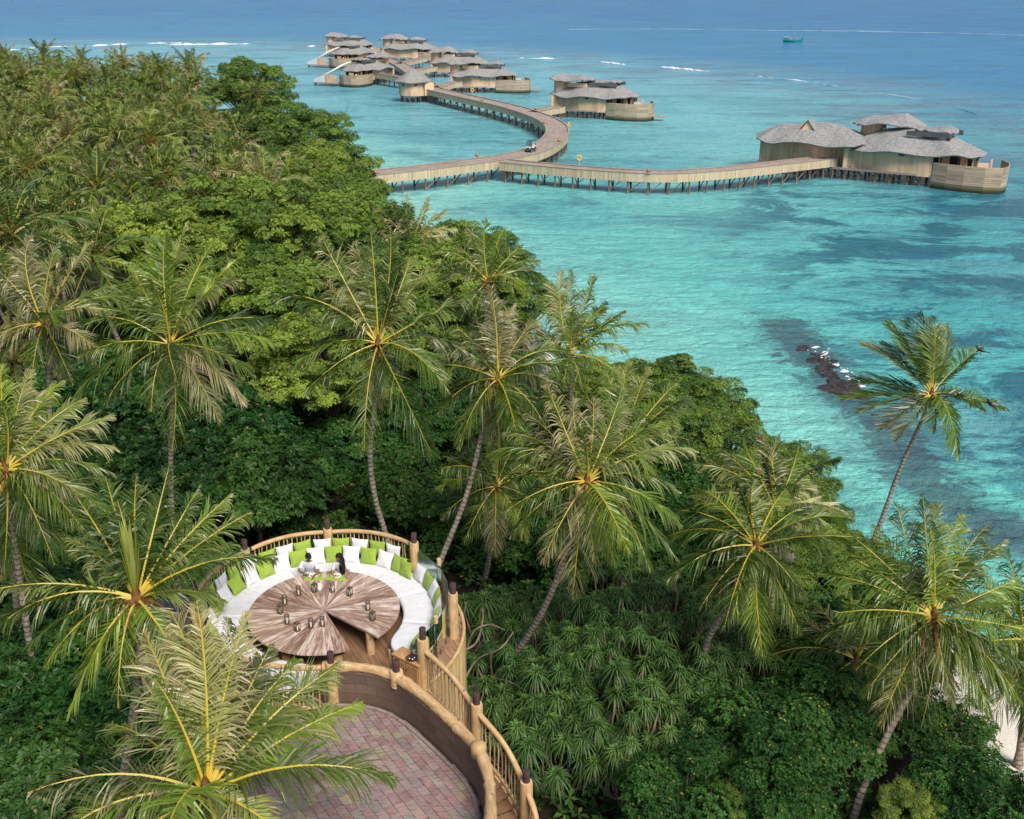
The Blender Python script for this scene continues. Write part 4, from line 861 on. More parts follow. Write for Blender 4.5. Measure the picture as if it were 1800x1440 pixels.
r4=railing('deck_railing',pol(250,DR,DZ),arc(224,279.8),[],'curved log railing at the front left of the sofa, above the terrace',group='log railings round the deck',low=-1.2)
post(r4,pol(282.3,DR),17.06,DZ-.05)
# --- glass panels on the right
g=root('glass_balustrade',pol(5,3.42,DZ),'curved clear glass balustrade reflecting the trees on the right of the sofa','balustrade'); gl=np.array(pol(5,3.42,DZ))
post(g,pol(-4,3.62),17.08,DZ-.02,r=.95)
for a0,a1 in ((45.5,28),(27,-1.5),(-6.5,-23),(-24,-38)):
    q=G(); A_=np.linspace(a0,a1,10); q.grid(np.array([[pol(a,3.44,z)-gl for z in (DZ+.12,DZ+1.18)] for a in A_])); q.grid(np.array([[pol(a,3.455,z)-gl for z in (DZ+1.18,DZ+.12)] for a in A_]))
    q.grid(np.array([[pol(a,3.44,DZ+1.18)-gl,pol(a,3.455,DZ+1.18)-gl] for a in A_])); q.build('glass_panel',M['glass'],g,smooth=True)
for a in (27.5,-23.5):
    q=G(); p=pol(a,3.50,DZ)-gl; q.tube([p,p+[0,0,.6],p+[0,0,1.26]],.016,6,a=(.5,0,0)); q.build('steel_rod',M['black'],g)
    q=G(); q.tube([p+[0,0,1.22],p+[0,0,1.42]],.062,10); q.build('rod_cap',M['baluster'],g,smooth=True)
for a in (20,8,-10,-18,-30):
    q=G(); p=pol(a,3.47,DZ)-gl; q.tube([p,p+[0,0,.16]],.022,6,a=(.5,0,0)); q.build('glass_clamp',M['steel'],g)
# --- paved terrace beside and in front of the deck
TW=catmull([(-4.72,22.36),(-3.65,22.28),(-2.9,21.92),(-2.16,21.15),(-1.32,20.05),(-.86,19.3),(-.63,18.5),(-.56,17.45),(-.62,16.5),(-.85,15.3),(-1.5,13.6)],6)
left=[(-4.9,13.0),(-5.0,16.6),(-5.35,18.2),(-6.3,19.6),(-7.7,21.0),(-9.4,22.8),(-10.3,24.8),(-10.6,26.6),(-9.8,27.6),(-9.0,27.2),(-8.6,26.4)]
ringl=[tuple(pol(a,3.97)[:2]) for a in np.arange(186,285,8)]
TP=np.array([tuple(p) for p in TW]+left+ringl)
TPs=np.array(TP)
tr_=root('paved_terrace',(-3,18,DZ+.19),'terrace paved in pink, grey and purple sandstone setts below the deck','terrace'); tl=np.array([-3,18,DZ])
def tin(P): return inside(P,TPs)
g=G(); ang=R(-63); ca,sa=math.cos(ang),math.sin(ang); r_=np.random.RandomState(3)
v=-12.
while v<12:
    wd=.19+.05*r_.rand(); u=-12+r_.rand()*.3
    while u<12:
        ln=.24+.16*r_.rand(); um,vm=u+ln/2,v+wd/2
        wv=.35*math.sin(um*.35)
        X=-3+um*ca-(vm+wv)*sa; Y=19+um*sa+(vm+wv)*ca
        if tin(np.array([[X,Y]]))[0]:
            dz=r_.rand()*.008; rz=ang+math.atan(.35*.35*math.cos(um*.35))+r_.randn()*.015
            g.box((X-tl[0],Y-tl[1],-.02+dz),(ln-.012,wd-.012,.05),rz,a=(0,0,r_.rand()))
        u+=ln
    v+=wd
g.build('setts',M['paver'],tr_)
g=G(); n=len(TP); 
import mathutils
tri=mathutils.geometry.tessellate_polygon([[Vector((p[0],p[1],0)) for p in TP]])
VT=np.c_[TP,np.full(n,-.012)]-[tl[0],tl[1],0]; VB=np.c_[TP,np.full(n,-.45)]-[tl[0],tl[1],0]
fix=[]
for t in tri:
    a_,b_,c_=[VT[i] for i in t]
    up=np.cross(b_-a_,c_-a_)[2]>0; fix.append([t[0],t[1],t[2],t[2]] if up else [t[0],t[2],t[1],t[1]])
g.add(VT,fix); g.add(VB,[[f[0],f[2],f[1],f[1]] for f in fix])
ar=.5*np.sum(TP[:,0]*np.roll(TP[:,1],-1)-np.roll(TP[:,0],-1)*TP[:,1])
VS=np.vstack([VT,VB]); g.add(VS,[([n+i,n+(i+1)%n,(i+1)%n,i] if ar>0 else [n+(i+1)%n,n+i,i,(i+1)%n]) for i in range(n)])
g.build('slab',M['grout'],tr_)
# low kerb of dressed stone along the foot of the wall
# --- parapet with log coping
pw_=root('parapet_wall',(TW[20][0],TW[20][1],DZ),'curved dark stone parapet topped with a pale log, round the terrace','wall'); pl=np.array([TW[20][0],TW[20][1],DZ])
W=resample(TW,.12); Win=W; Wout=offs(W,.24)
if np.hypot(*(Wout[10]-np.array([-4,18])))<np.hypot(*(W[10]-np.array([-4,18]))): Wout=offs(W,-.24)
L=np.arange(len(W))*.12; zt=1.12
rows=[]; at=[]
for i in range(len(W)):
    a_,o_=Win[i],Wout[i]
    rows.append([[a_[0],a_[1],-.02],[a_[0],a_[1],zt],[o_[0],o_[1],zt],[o_[0],o_[1],-1.7]]); at.append([[L[i],0,0],[L[i],zt,0],[L[i],zt+.24,0],[L[i],zt+2.9,0]])
g=G(); g.grid(np.array(rows)-[pl[0],pl[1],0],np.array(at)); g.build('stone_wall',M['wall'],pw_)
cw=(Win+Wout)/2; 
# logs butted end to end
i0=0; k=0
while i0<len(cw)-2:
    st=[17,19,17,16,15][k%5]; i1=min(len(cw)-1,i0+st); seg=cw[i0:i1+1]; s=np.linspace(0,1,len(seg))
    rad=.135-.012*s+.012*np.sin(s*9+k)+.006*rng.randn(len(seg)); zz=zt+.10
    g=G(); g.tube(np.c_[seg,np.full(len(seg),zz)]-[pl[0],pl[1],0],rad,12,tint=rng.rand()); g.build('coping_log',M['rail'],pw_,smooth=True); i0=i1; k+=1
def nearw(px,py,z):
    p=at_z(px,py,z)[:2]; return cw[np.argmin(np.hypot(*(cw-p).T))]
for (px,py) in [(689,1196)]:
    p=nearw(px,py,16.9); post(pw_,p,DZ+1.42,DZ+1.0,r=1.15,captop=.32)
p=nearw(830,1322,16.85); g=G(); g.lathe([(.02,-.13),(.17,-.1),(.185,.1),(.17,.2),(.1,.25),(.001,.26)],(p[0]-pl[0],p[1]-pl[1],zt+.08),14,(1.2,.3,.4)); g.build('stump',M['rail'],pw_,smooth=True)
kb=G(); kb.tube(np.c_[offs(W,.10 if np.hypot(*(offs(W,.1)[10]-np.array([-4,18])))<np.hypot(*(W[10]-np.array([-4,18]))) else -.10),np.full(len(W),.22)][::2]-[pl[0],pl[1],0],.05,6,a=(0,0,.55)); kb.build('kerb_setts',M['paver'],pw_)
# --- stairs with their railing
sA=np.array([-2.27,23.22,16.86]); sB=at_z(838,1250,16.42); sC=at_z(925,1388,15.45); sD=at_z(948,1500,14.6)
SR=catmull([sA,(sA+sB)/2+[.06,.06,.04],sB,(sB+sC)/2+[.10,.06,.05],sC,(sC+sD)/2+[.08,0,.05],sD],10)
r5=railing('stair_railing',(sB[0],sB[1],14.9),SR[:21],[],'log railing going down beside the stairs, upper flight from the cabinet post',zoff=-1.12,sp_=.15,group='log railings of the stairs',low=-1.14,rr_=.07,skip=.2)
r6=railing('stair_railing',(sC[0],sC[1],14.0),SR[20:41],[],'log railing beside the stairs, lower flight at the bottom of the picture'.replace(' at the bottom of the picture',' down to the last dark-capped post'),zoff=-1.12,sp_=.15,group='log railings of the stairs',low=-1.14,rr_=.07,skip=.2)
r7=railing('stair_railing',(sD[0],sD[1],13.2),SR[40:],[],'short end of the stair railing cut off by the bottom edge',zoff=-1.12,sp_=.15,group='log railings of the stairs',low=-1.14,rr_=.07,skip=.2)
post(r5,sA,17.18,DZ-1.0,r=1.12,captop=.32); post(r6,sB,sB[2]+.22,sB[2]-1.7,r=1.05); post(r7,sC,sC[2]+.24,sC[2]-1.9,r=1.1)
st=root('stairs',(sB[0]-.5,sB[1]-.3,14.9),'timber stairs curving down between the parapet and the log railing','stairs'); sl_=np.array([sB[0]-.5,sB[1]-.3,14.9])
SP=resample(SR,.30); T=np.gradient(SP,axis=0)
for i in range(1,len(SP)-1):
    t=unit(np.array([T[i][0],T[i][1],0])); n_=np.array([t[1],-t[0],0]); 
    if n_[0]>0: n_=-n_
    c=SP[i]+n_*.56+[0,0,-1.22]; g=G(); g.box(c-sl_,(.31,1.02,.05),math.atan2(t[1],t[0]),a=(c[0]*3,c[1],rng.rand())); g.build('tread',M['deck'],st)
for sgn,nm in ((.05,'stringer'),(1.06,'stringer')):
    g=G(); rows=[]
    for i in range(len(SP)):
        t=unit(np.array([T[i][0],T[i][1],0])); n_=np.array([t[1],-t[0],0]); n_=-n_ if n_[0]>0 else n_
        c=SP[i]+n_*sgn-sl_; rows.append([c+[0,0,-1.45],c+[0,0,-1.16],c+n_*.05+[0,0,-1.16],c+n_*.05+[0,0,-1.45]])
    g.grid(np.array(rows),closed=True,a=None); g.build(nm,M['rail'],st)
# --- cabinet
zc=16.47; c1,c2,c3,c4=[at_z(x,y,zc) for x,y in ((688,1149),(733,1171),(741,1152),(700,1133))]
ex=unit(c2-c1); ey=unit(np.cross(ZUP,ex)); wx=float((c2-c1)@ex)+.05; wy=.42; cc=c1+ex*wx/2+ey*wy/2
cb=root('cabinet',(cc[0],cc[1],DZ),'small timber cabinet with plank doors holding a tray, beside the sofa end','cabinet'); AX=[ex,ey,ZUP]; h=zc-DZ
g=G(); g.box((0,0,h-.025),(wx,wy,.05),axes=AX,a=(0,0,.6)); g.build('top',M['cabinet'],cb)
g=G(); g.box((0,0,(h-.05)/2),(wx-.05,wy-.04,h-.055),axes=AX,a=(0,0,.4)); g.build('carcass',M['cabinet'],cb)
for s_ in (-1,1):
    g=G()
    for k in range(3): g.box(ex*(s_*wx*.235+(k-1)*wx*.143)+ey*(-(wy-.04)/2-.011)+np.array([0,0,(h-.05)/2]),(wx*.138,.02,h-.16),axes=AX,a=(0,0,rng.rand()))
    d_=g.build('door',M['cabinet'],cb); g=G(); q=ex*(s_*wx*.05)+ey*(-(wy-.04)/2-.03)+np.array([0,0,h-.28]); g.lathe([(.0,-.02),(.02,-.01),(.02,.01),(.0,.02)],q,8,(0,0,0)); g.build('knob',M['black'],d_)
tp=at_z(724,1158,zc)
ty=root('serving_tray',tp,'round dark red tray with a small bottle and silver cups, on the cabinet','tray'); g=G(); g.lathe([(.001,.002),(.15,.002),(.165,.03),(.16,.03),(.145,.012),(.001,.012)],(0,0,0),24,(0,0,0)); g.build('plate',M['tray'],ty,smooth=True)
g=root('bottle',tp+[-.0,.05,.012],'clear stoppered bottle standing on the round tray','bottle'); q=G(); q.lathe([(.001,0),(.045,0),(.045,.1),(.018,.16),(.014,.24),(.022,.245),(.001,.26)],(0,0,0),14,(0,0,0)); q.build('body',M['glass'],g,smooth=True); q=G(); q.lathe([(.001,.23),(.013,.235),(.018,.27),(.001,.29)],(0,0,0),8,(0,0,0)); q.build('stopper',M['steel'],g,smooth=True)
for k,(dx_,dy_,lb) in enumerate([(-.06,-.05,'left'),(.02,-.08,'front'),(.07,-.02,'right')]):
    q=G(); q.lathe([(.001,0),(.028,.0),(.038,.03),(.03,.05),(.001,.055)],(0,0,0),12,(0,0,0)); o=q.build('cup',M['steel'],smooth=True,loc=tp+[dx_,dy_,.012]); tag(o,'silver lidded cup on the round tray, the %s one of three'%lb,'cup','silver cups on the tray')
# --- sofa ring
so_=root('ring_sofa',(DC[0],DC[1],DZ),'white ring-shaped sofa wrapping round the round table, open at the front','sofa')
def sweep(a0,a1,prof,endr=0.,n=None):
    n=n or max(6,int(abs(a1-a0)/2.5)); rows=[]
    cxr=prof[:,0].mean(); cz=prof[:,1].mean()
    for a in np.linspace(a0,a1,n):
        rows.append([[q[0]*math.cos(R(a)),q[0]*math.sin(R(a)),q[1]] for q in prof])
    return np.array(rows)
def rrect(r0,r1,z0,z1,rad,nn=4):
    out=[]
    for cx_,cz_,s0 in ((r1-rad,z0+rad,-90),(r1-rad,z1-rad,0),(r0+rad,z1-rad,90),(r0+rad,z0+rad,180)):
        for k in range(nn+1): a=R(s0+90*k/nn); out.append([cx_+rad*math.cos(a),cz_+rad*math.sin(a)])
    return np.array(out)
angs=[-37,-6,27,60,90,120,150,180,212,243,277]
for i,(a0,a1) in enumerate(zip(angs[:-1],angs[1:])):
    pr=rrect(2.17,3.28,.27,.52,.09); n=14; rows=[]; cxr,cz=2.72,.395
    tail=14 if i in(0,len(angs)-2) else 1.2
    for a in np.concatenate([a0+np.array([0,.15,.5,1])*tail*.6 ,np.linspace(a0+tail,a1-tail,n),a1-np.array([1,.5,.15,0])*tail*.6]):
        e=min(a-a0,a1-a); t_=tail if ((i==0 and a-a0<a1-a) or (i==len(angs)-2 and a1-a<a-a0)) else 1.2
        k_=math.sqrt(max(0,1-(1-min(1,e/t_))**2)); 
        kr=k_ if t_>5 else .93+.07*k_; kz=(.4+.6*k_) if t_>5 else .55+.45*k_
        rows.append([[(cxr+(q[0]-cxr)*kr)*math.cos(R(a)),(cxr+(q[0]-cxr)*kr)*math.sin(R(a)),cz+(q[1]-cz)*kz] for q in pr])
    g=G(); g.grid(np.array(rows),closed=True); 
    for e in (0,-1):
        rr0=np.array(rows[e]); c_=rr0.mean(0); m_=len(rr0); g.add(np.vstack([rr0,c_[None]]),[[(j+1)%m_,j,m_,m_] if e==-1 else [j,(j+1)%m_,m_,m_] for j in range(m_)])
    g.build('mattress',M['white'],so_,smooth=True)
g=G(); g.grid(sweep(-32,272,rrect(2.28,3.2,.02,.26,.02,2)),closed=True); g.build('plinth',M['apron'],so_)
g=G()
for a in (-33,-20): p=pol(a,2.3,0,(0,0)); g.tube([p,p+[0,0,.27]],.05,8)
g.build('leg',M['rail'],so_,smooth=True)
# --- cushions
def cushion_mesh(seed,mt,w_=.54,th=.17):
    r=np.random.RandomState(seed); n=11; u=np.linspace(-1,1,n); U,Vv=np.meshgrid(u,u); tk=(np.clip(1-np.abs(U)**2.6,0,1)**.55)*(np.clip(1-np.abs(Vv)**2.6,0,1)**.55)
    X=U*w_/2*(1-.09*(1-Vv**2)); Z=Vv*w_/2*(1-.09*(1-U**2)); n1=r.randn(4); dn=.012*np.sin(U*3+n1[0]*3)*np.cos(Vv*2.6+n1[1]*3)
    g=G(); F1=np.stack([X,-tk*th/2-dn*tk,Z],-1); F2=np.stack([X,tk*th/2+dn*tk,Z],-1); g.grid(F1[:, :]); g.grid(F2[:, ::-1]); return g.mesh('cushion_mesh',mt,True)
CW=[cushion_mesh(k,M['wcush']) for k in range(3)]; CGm=[cushion_mesh(k+9,M['gcush']) for k in range(3)]
def cushion(a,r,z,green,tilt,label,roll=0,sc=1.):
    o=link('cushion',(CGm if green else CW)[rng.randint(3)],None,pol(a,r,z)); tag(o,label,'cushion','scatter cushions on the ring sofa')
    o.rotation_euler=(R(tilt),R(roll),R(a-90)); o.rotation_mode='XYZ'; o.scale=(sc,1,sc); return o
fr_=[(94,1),(104,0),(114,1),(124,0),(134,1),(144,0),(155,1),(166,0),(177,1),(189,0),(201,1),(84,0),(73.5,1),(63,0),(53,1),(46,1),(37,0),(27.5,1),(18.5,0),(10,1),(1,0),(-8,1)]
srt=sorted(fr_,key=lambda q:-q[0]); gi=wi=0
for a,gr in srt:
    if gr: gi+=1
    else: wi+=1
    lab='%s cushion in the front row, %s %s one from the left end'%('lime green' if gr else 'white',ordn((gi if gr else wi)-1),'green' if gr else 'white')
    if a==94: lab='lime green front-row cushion between the man and the woman'
    if a==84: lab='white front-row cushion right behind the long-haired woman'
    if a==104: lab='white front-row cushion right beside the man in the white shirt'
    edge=a<40
    cushion(a,3.04 if a>48 else (2.98 if a==46 else 3.14),16.40,gr,(-24 if a>48 else -17)+rng.randn()*4,lab,rng.randn()*4)
bk=[(100,0),(90.3,1),(110,1),(119.7,0),(129.5,1),(139.5,0),(149.5,1),(160,0),(171,1),(182,0),(80.5,0),(70.5,1),(61,0)]
gi=wi=0
for a,gr in sorted(bk,key=lambda q:-q[0]):
    if gr: gi+=1
    else: wi+=1
    cushion(a,3.34,16.52,gr,-8+rng.randn()*3,'%s cushion in the back row against the rail, %s %s one from the left'%('lime green' if gr else 'white',ordn((gi if gr else wi)-1),'green' if gr else 'white'),rng.randn()*3)
cushion(-29,3.05,16.36,1,-30,'lime green cushion seen through the glass near the cabinet',20)
cushion(232,3.02,16.34,1,-18,'lime green cushion behind the front left railing, left one',4); cushion(243,3.02,16.34,1,-18,'lime green cushion behind the front left railing, right one',-3)
# --- table with a wedge cut out
TC=np.array([-5.23,25.76]); TZ=16.4
ga=[at_z(x,y,TZ)[:2]-TC for x,y in ((618.6,1146),(673.5,1125))]; a0,a1=[math.degrees(math.atan2(q[1],q[0])) for q in ga]
tb=root('round_table',(TC[0],TC[1],DZ),'large round weathered plank table with one wedge missing','table')
g=G(); start=a1; span=360-(a1-a0); npl=34; cuts=np.linspace(0,1,npl+1)+np.r_[0,rng.randn(npl-1)*.004,0]
for k in range(npl):
    b0,b1=a1+span*cuts[k]+.12*(k>0),a1+span*cuts[k+1]-.12*(k<npl-1); t=rng.rand(); t=t*.8+.1; rows=[];at_=[]
    for r_ in (.02,.3,.7,1.2,1.7,2.09):
        ea=min(.12,.01/max(r_,.05)*57) ; rows.append([[r_*math.cos(R(q)),r_*math.sin(R(q)),TZ-DZ] for q in (b0,(b0+b1)/2,b1)]); at_.append([[r_,(q-b0)/(b1-b0)*.12*r_,t] for q in (b0,(b0+b1)/2,b1)])
    rows=np.array(rows); g.grid(rows[:, :],np.array(at_)); bt=rows.copy(); bt[:,:,2]-=.06; g.grid(bt[:, ::-1],np.array(at_)); g.grid(np.stack([rows[-1],bt[-1]],0)[::-1],np.array([at_[-1],at_[-1]])); g.grid(np.stack([rows[:,0],bt[:,0]],0),np.array([[q[0] for q in at_]]*2)); g.grid(np.stack([rows[:,2],bt[:,2]],0)[::-1],np.array([[q[2] for q in at_]]*2))
g.build('tabletop',M['table'],tb)
g=G(); ap=rrect(1.86,1.92,.5,.685,.01,1); g.grid(sweep(a1+3,a1+span-3,ap,n=80),closed=True); g.build('apron',M['apron'],tb)
for px,py in ((650,1112),(593,1136),(500,1128)):
    q=at_z(px,py,16.3)[:2]-TC; q=q*min(1,1.72/np.hypot(*q)); g=G(); g.tube([[q[0],q[1],0],[q[0],q[1],.4],[q[0],q[1],.69]],.12,12); g.build('leg',M['rail'],tb,smooth=True)
for a in (40,110,180):
    q=(1.6*math.cos(R(a)),1.6*math.sin(R(a))); g=G(); g.tube([[q[0],q[1],0],[q[0],q[1],.69]],.12,12); g.build('leg',M['rail'],tb,smooth=True)
# --- lanterns
def lantern_meshes():
    w_=.072; g=G()
    for sx in(-1,1):
        for sy in(-1,1): g.box((sx*w_,sy*w_,.12),(.018,.018,.22),a=(0,0,0))
    g.box((0,0,.012),(.17,.17,.024),a=(0,0,0)); g.box((0,0,.235),(.175,.175,.016),a=(0,0,0)); g.box((0,0,.262),(.12,.12,.04),a=(0,0,0),taper=.45)
    for zz in (.075,): 
        for s_ in (-1,1): g.box((0,s_*w_,.225),(.15,.012,.012),a=(0,0,0)); g.box((s_*w_,0,.225),(.012,.15,.012),a=(0,0,0)); g.box((0,s_*w_,.03),(.15,.014,.02),a=(0,0,0)); g.box((s_*w_,0,.03),(.014,.15,.02),a=(0,0,0))
    f=g.mesh('frame_mesh',M['lantern'])
    g=G(); th=np.linspace(0,math.pi,8); g.tube([[.045*math.cos(t),0,.275+.05*math.sin(t)] for t in th],.006,5,a=(0,0,0)); hd=g.mesh('handle_mesh',M['lantern'])
    g=G(); g.tube([[0,0,.024],[0,0,.15]],.03,10,a=(0,0,0)); g.tube([[0,0,.15],[0,0,.165]],.004,4,a=(0,0,0)); cd=g.mesh('candle_mesh',M['candle'],True); return f,hd,cd
LF,LH,LC=lantern_meshes()
lt=[(525,1046,'just left of the man, at the back of the table'),(553,1040,'in front of the left placemat, beside the white jug'),(585,1040,'in front of the right placemat'),(615,1047,'at the back right of the table'),(501,1062,'upper one of the pair at the table’s left'),(493,1078,'lower one of the pair at the table’s left'),(505,1096,'at the front left of the table, leftmost of the front row'),(523,1109,'second from the left in the front row'),(547,1103,'third from the left in the front row'),(567,1100,'nearest the missing wedge on its left side'),(647,1072,'upper one of the two right of the missing wedge'),(655,1090,'lower one of the two right of the missing wedge')]
for px,py,wh in lt:
    o=root('lantern',at_z(px,py,TZ+.002),'bronze candle lantern '+wh.replace('table’s left','left of the table'),'lantern','candle lanterns on the round table',rz=rng.rand()*1.5); o.scale=(.78,.78,1.05); link('frame',LF,o); link('handle',LH,o); link('candle',LC,o)
# --- place settings
def quad(px4,z,th,name,mt,label,cat):
    P=[at_z(x,y,z) for x,y in px4]; c=np.mean(P,0); g=G(); V=np.vstack([[p-c for p in P],[p-c+[0,0,th] for p in P]]); g.add(V,[[0,1,2,3],[7,6,5,4],[0,4,5,1],[1,5,6,2],[2,6,7,3],[3,7,4,0]]); o=g.build(name,mt,loc=c); tag(o,label,cat,'lime placemats on the table')
zt_=TZ+.003
quad([(533.5,1011.5),(537.5,1022),(569,1020),(566,1009)],zt_,.004,'placemat',M['mat_g'],'lime green placemat in front of the man','placemat')
quad([(574.5,1009.5),(573,1019.5),(606,1021.5),(609,1010.5)],zt_,.004,'placemat',M['mat_g'],'lime green placemat in front of the woman','placemat')
for i,(px,py,who) in enumerate([(550,1012.5,'man'),(592,1013,'woman')]):
    p=at_z(px,py,TZ+.008); o=root('plate',p,'white plate of %s in front of the %s'%(('sliced red fruit','sliced yellow fruit')[i],who),'plate','plates on the table'); g=G(); g.lathe([(.001,.0),(.08,.0),(.135,.018),(.14,.022),(.13,.022),(.08,.008),(.001,.008)],(0,0,0),24,(0,0,0)); g.build('dish',M['china'],o,smooth=True)
    g=G()
    for k in range(7): a=rng.rand()*6.28; g.box((.05*math.cos(a),.05*math.sin(a),.022),(.06,.035,.02),rng.rand()*3,a=(0,0,0))
    g.build('fruit',M['fruit'] if i==0 else M['mango'],o); g=G(); g.box((.05,-.03,.03),(.06,.03,.02),.5,a=(0,0,0)); g.build('garnish',M['herb'],o)
    for k,(dx_,nm) in enumerate([(-.21,'fork'),(.22,'knife')]):
        g=G(); g.box((0,0,0),(.012,.13,.004),a=(0,0,0)); g.box((0,.085,0),(.022 if nm=='fork' else .016,.06,.004),a=(0,0,0)); o=g.build(nm,M['black'],loc=p+[dx_,-.03,.004]); o.rotation_euler=(0,0,.15 if dx_<0 else -.1); tag(o,'dark %s beside the plate of the %s'%(nm,who),'cutlery')
o=root('jug',at_z(562,1037,TZ+.002),'small white jug behind the lanterns on the table','jug'); g=G(); g.lathe([(.001,0),(.06,0),(.075,.05),(.05,.13),(.03,.17),(.04,.2),(.035,.2),(.025,.17),(.001,.16)],(0,0,0),16,(0,0,0)); g.build('body',M['china'],o,smooth=True); g=G(); g.tube([[.035,0,.18],[.09,0,.15],[.1,0,.1],[.07,0,.06]],.008,5,a=(0,0,0)); g.build('handle',M['china'],o,smooth=True)
# ---------------------------------------------------------------- people
def skin(name,verts,edges,rad,mt,parent,sub=2,rootv=0):
    me=bpy.data.meshes.new(name); me.from_pydata([tuple(v) for v in verts],edges,[]); o=bpy.data.objects.new(name,me); COL.objects.link(o)
    m=o.modifiers.new('skin','SKIN'); o.modifiers.new('sub','SUBSURF').levels=sub; o.modifiers['sub'].render_levels=sub
    for i,r_ in enumerate(rad):
        v=me.skin_vertices[0].data[i]; v.radius=(r_,r_) if np.ndim(r_)==0 else r_; v.use_root=(i==rootv)
    m.use_smooth_shade=True
    dg=bpy.context.evaluated_depsgraph_get(); dg.update(); me2=bpy.data.meshes.new_from_object(o.evaluated_get(dg)); bpy.data.objects.remove(o)
    me2.name=name; 
    for p_ in me2.polygons: p_.use_smooth=True
    me2.materials.clear(); me2.materials.append(mt)
    return me2
def joinm(name,meshes,parent,loc=None):
    import bmesh
    bm=bmesh.new(); mats=[]
    for me,mi in meshes:
        n0=len(bm.faces); bm.from_mesh(me); bm.faces.ensure_lookup_table()
        for f in bm.faces[n0:]: f.material_index=mi
    me=bpy.data.meshes.new(name); bm.to_mesh(me); bm.free(); return me
def head_mesh(name,mt,yaw,pitch,c):
    g=G(); nu,nv=16,12; rows=[]
    for j in range(nv+1):
        ph=math.pi*j/nv; row=[]
        for i in range(nu):
            th=2*math.pi*i/nu; x=math.sin(ph)*math.cos(th); y=math.sin(ph)*math.sin(th); z=math.cos(ph)
            # face looks to -y
            sx,sy,sz=.076,.098,.118
            if z<-.1: k=1-.42*(-z-.1); sx*=k; sy*=1-.25*(-z-.1)
            X,Y,Zz=x*sx,y*sy,z*sz
            if y<-.85 and abs(z)<.3: Y-=.022*(1-abs(z+.05)/.35) if abs(x)<.3 else 0
            if y<-.6 and .0<z<.32 and .25<abs(x)<.6: Y+=.012
            if y<-.8 and -.65<z<-.4: Y-=.006
            if abs(x)>.9 and abs(z)<.3 and y>-.2: X*=1.14
            row.append([X,Y,Zz])
        rows.append(row)
    V=np.array(rows); cy,sy_=math.cos(yaw),math.sin(yaw); cpp,spp=math.cos(pitch),math.sin(pitch)
    Rx=np.array([[1,0,0],[0,cpp,-spp],[0,spp,cpp]]); Rz=np.array([[cy,-sy_,0],[sy_,cy,0],[0,0,1]]); Mx=Rz@Rx
    V=V@Mx.T+np.array(c); g.grid(V[::-1],closed=True); return g.mesh(name,mt,True),Mx
def hand(V,E,Rd,wi,d,side,up,grip=.5):
    """palm, four fingers of different lengths and a thumb from the side of the palm"""
    d=unit(np.array(d,float)); side=unit(np.array(side,float)); up=np.array(up,float); w0=np.array(V[wi])
    def ad(p,r_,par): V.append(tuple(p)); Rd.append(r_); E.append((par,len(V)-1)); return len(V)-1
    pm=ad(w0+d*.045,(.028,.018),wi)
    for k,(o_,ln) in enumerate(((-.027,.062),(-.009,.075),(.009,.07),(.027,.055))):
        a=ad(w0+d*.085+side*o_,.0095,pm); b_=ad(w0+d*(.085+ln*.5)+side*o_*1.15-up*grip*.012,.0085,a); ad(w0+d*(.085+ln*.9)+side*o_*1.2-up*grip*.038,.007,b_)
    a=ad(w0+d*.035-side*.036,.011,pm); ad(w0+d*.065-side*.052-up*.006,.009,a)
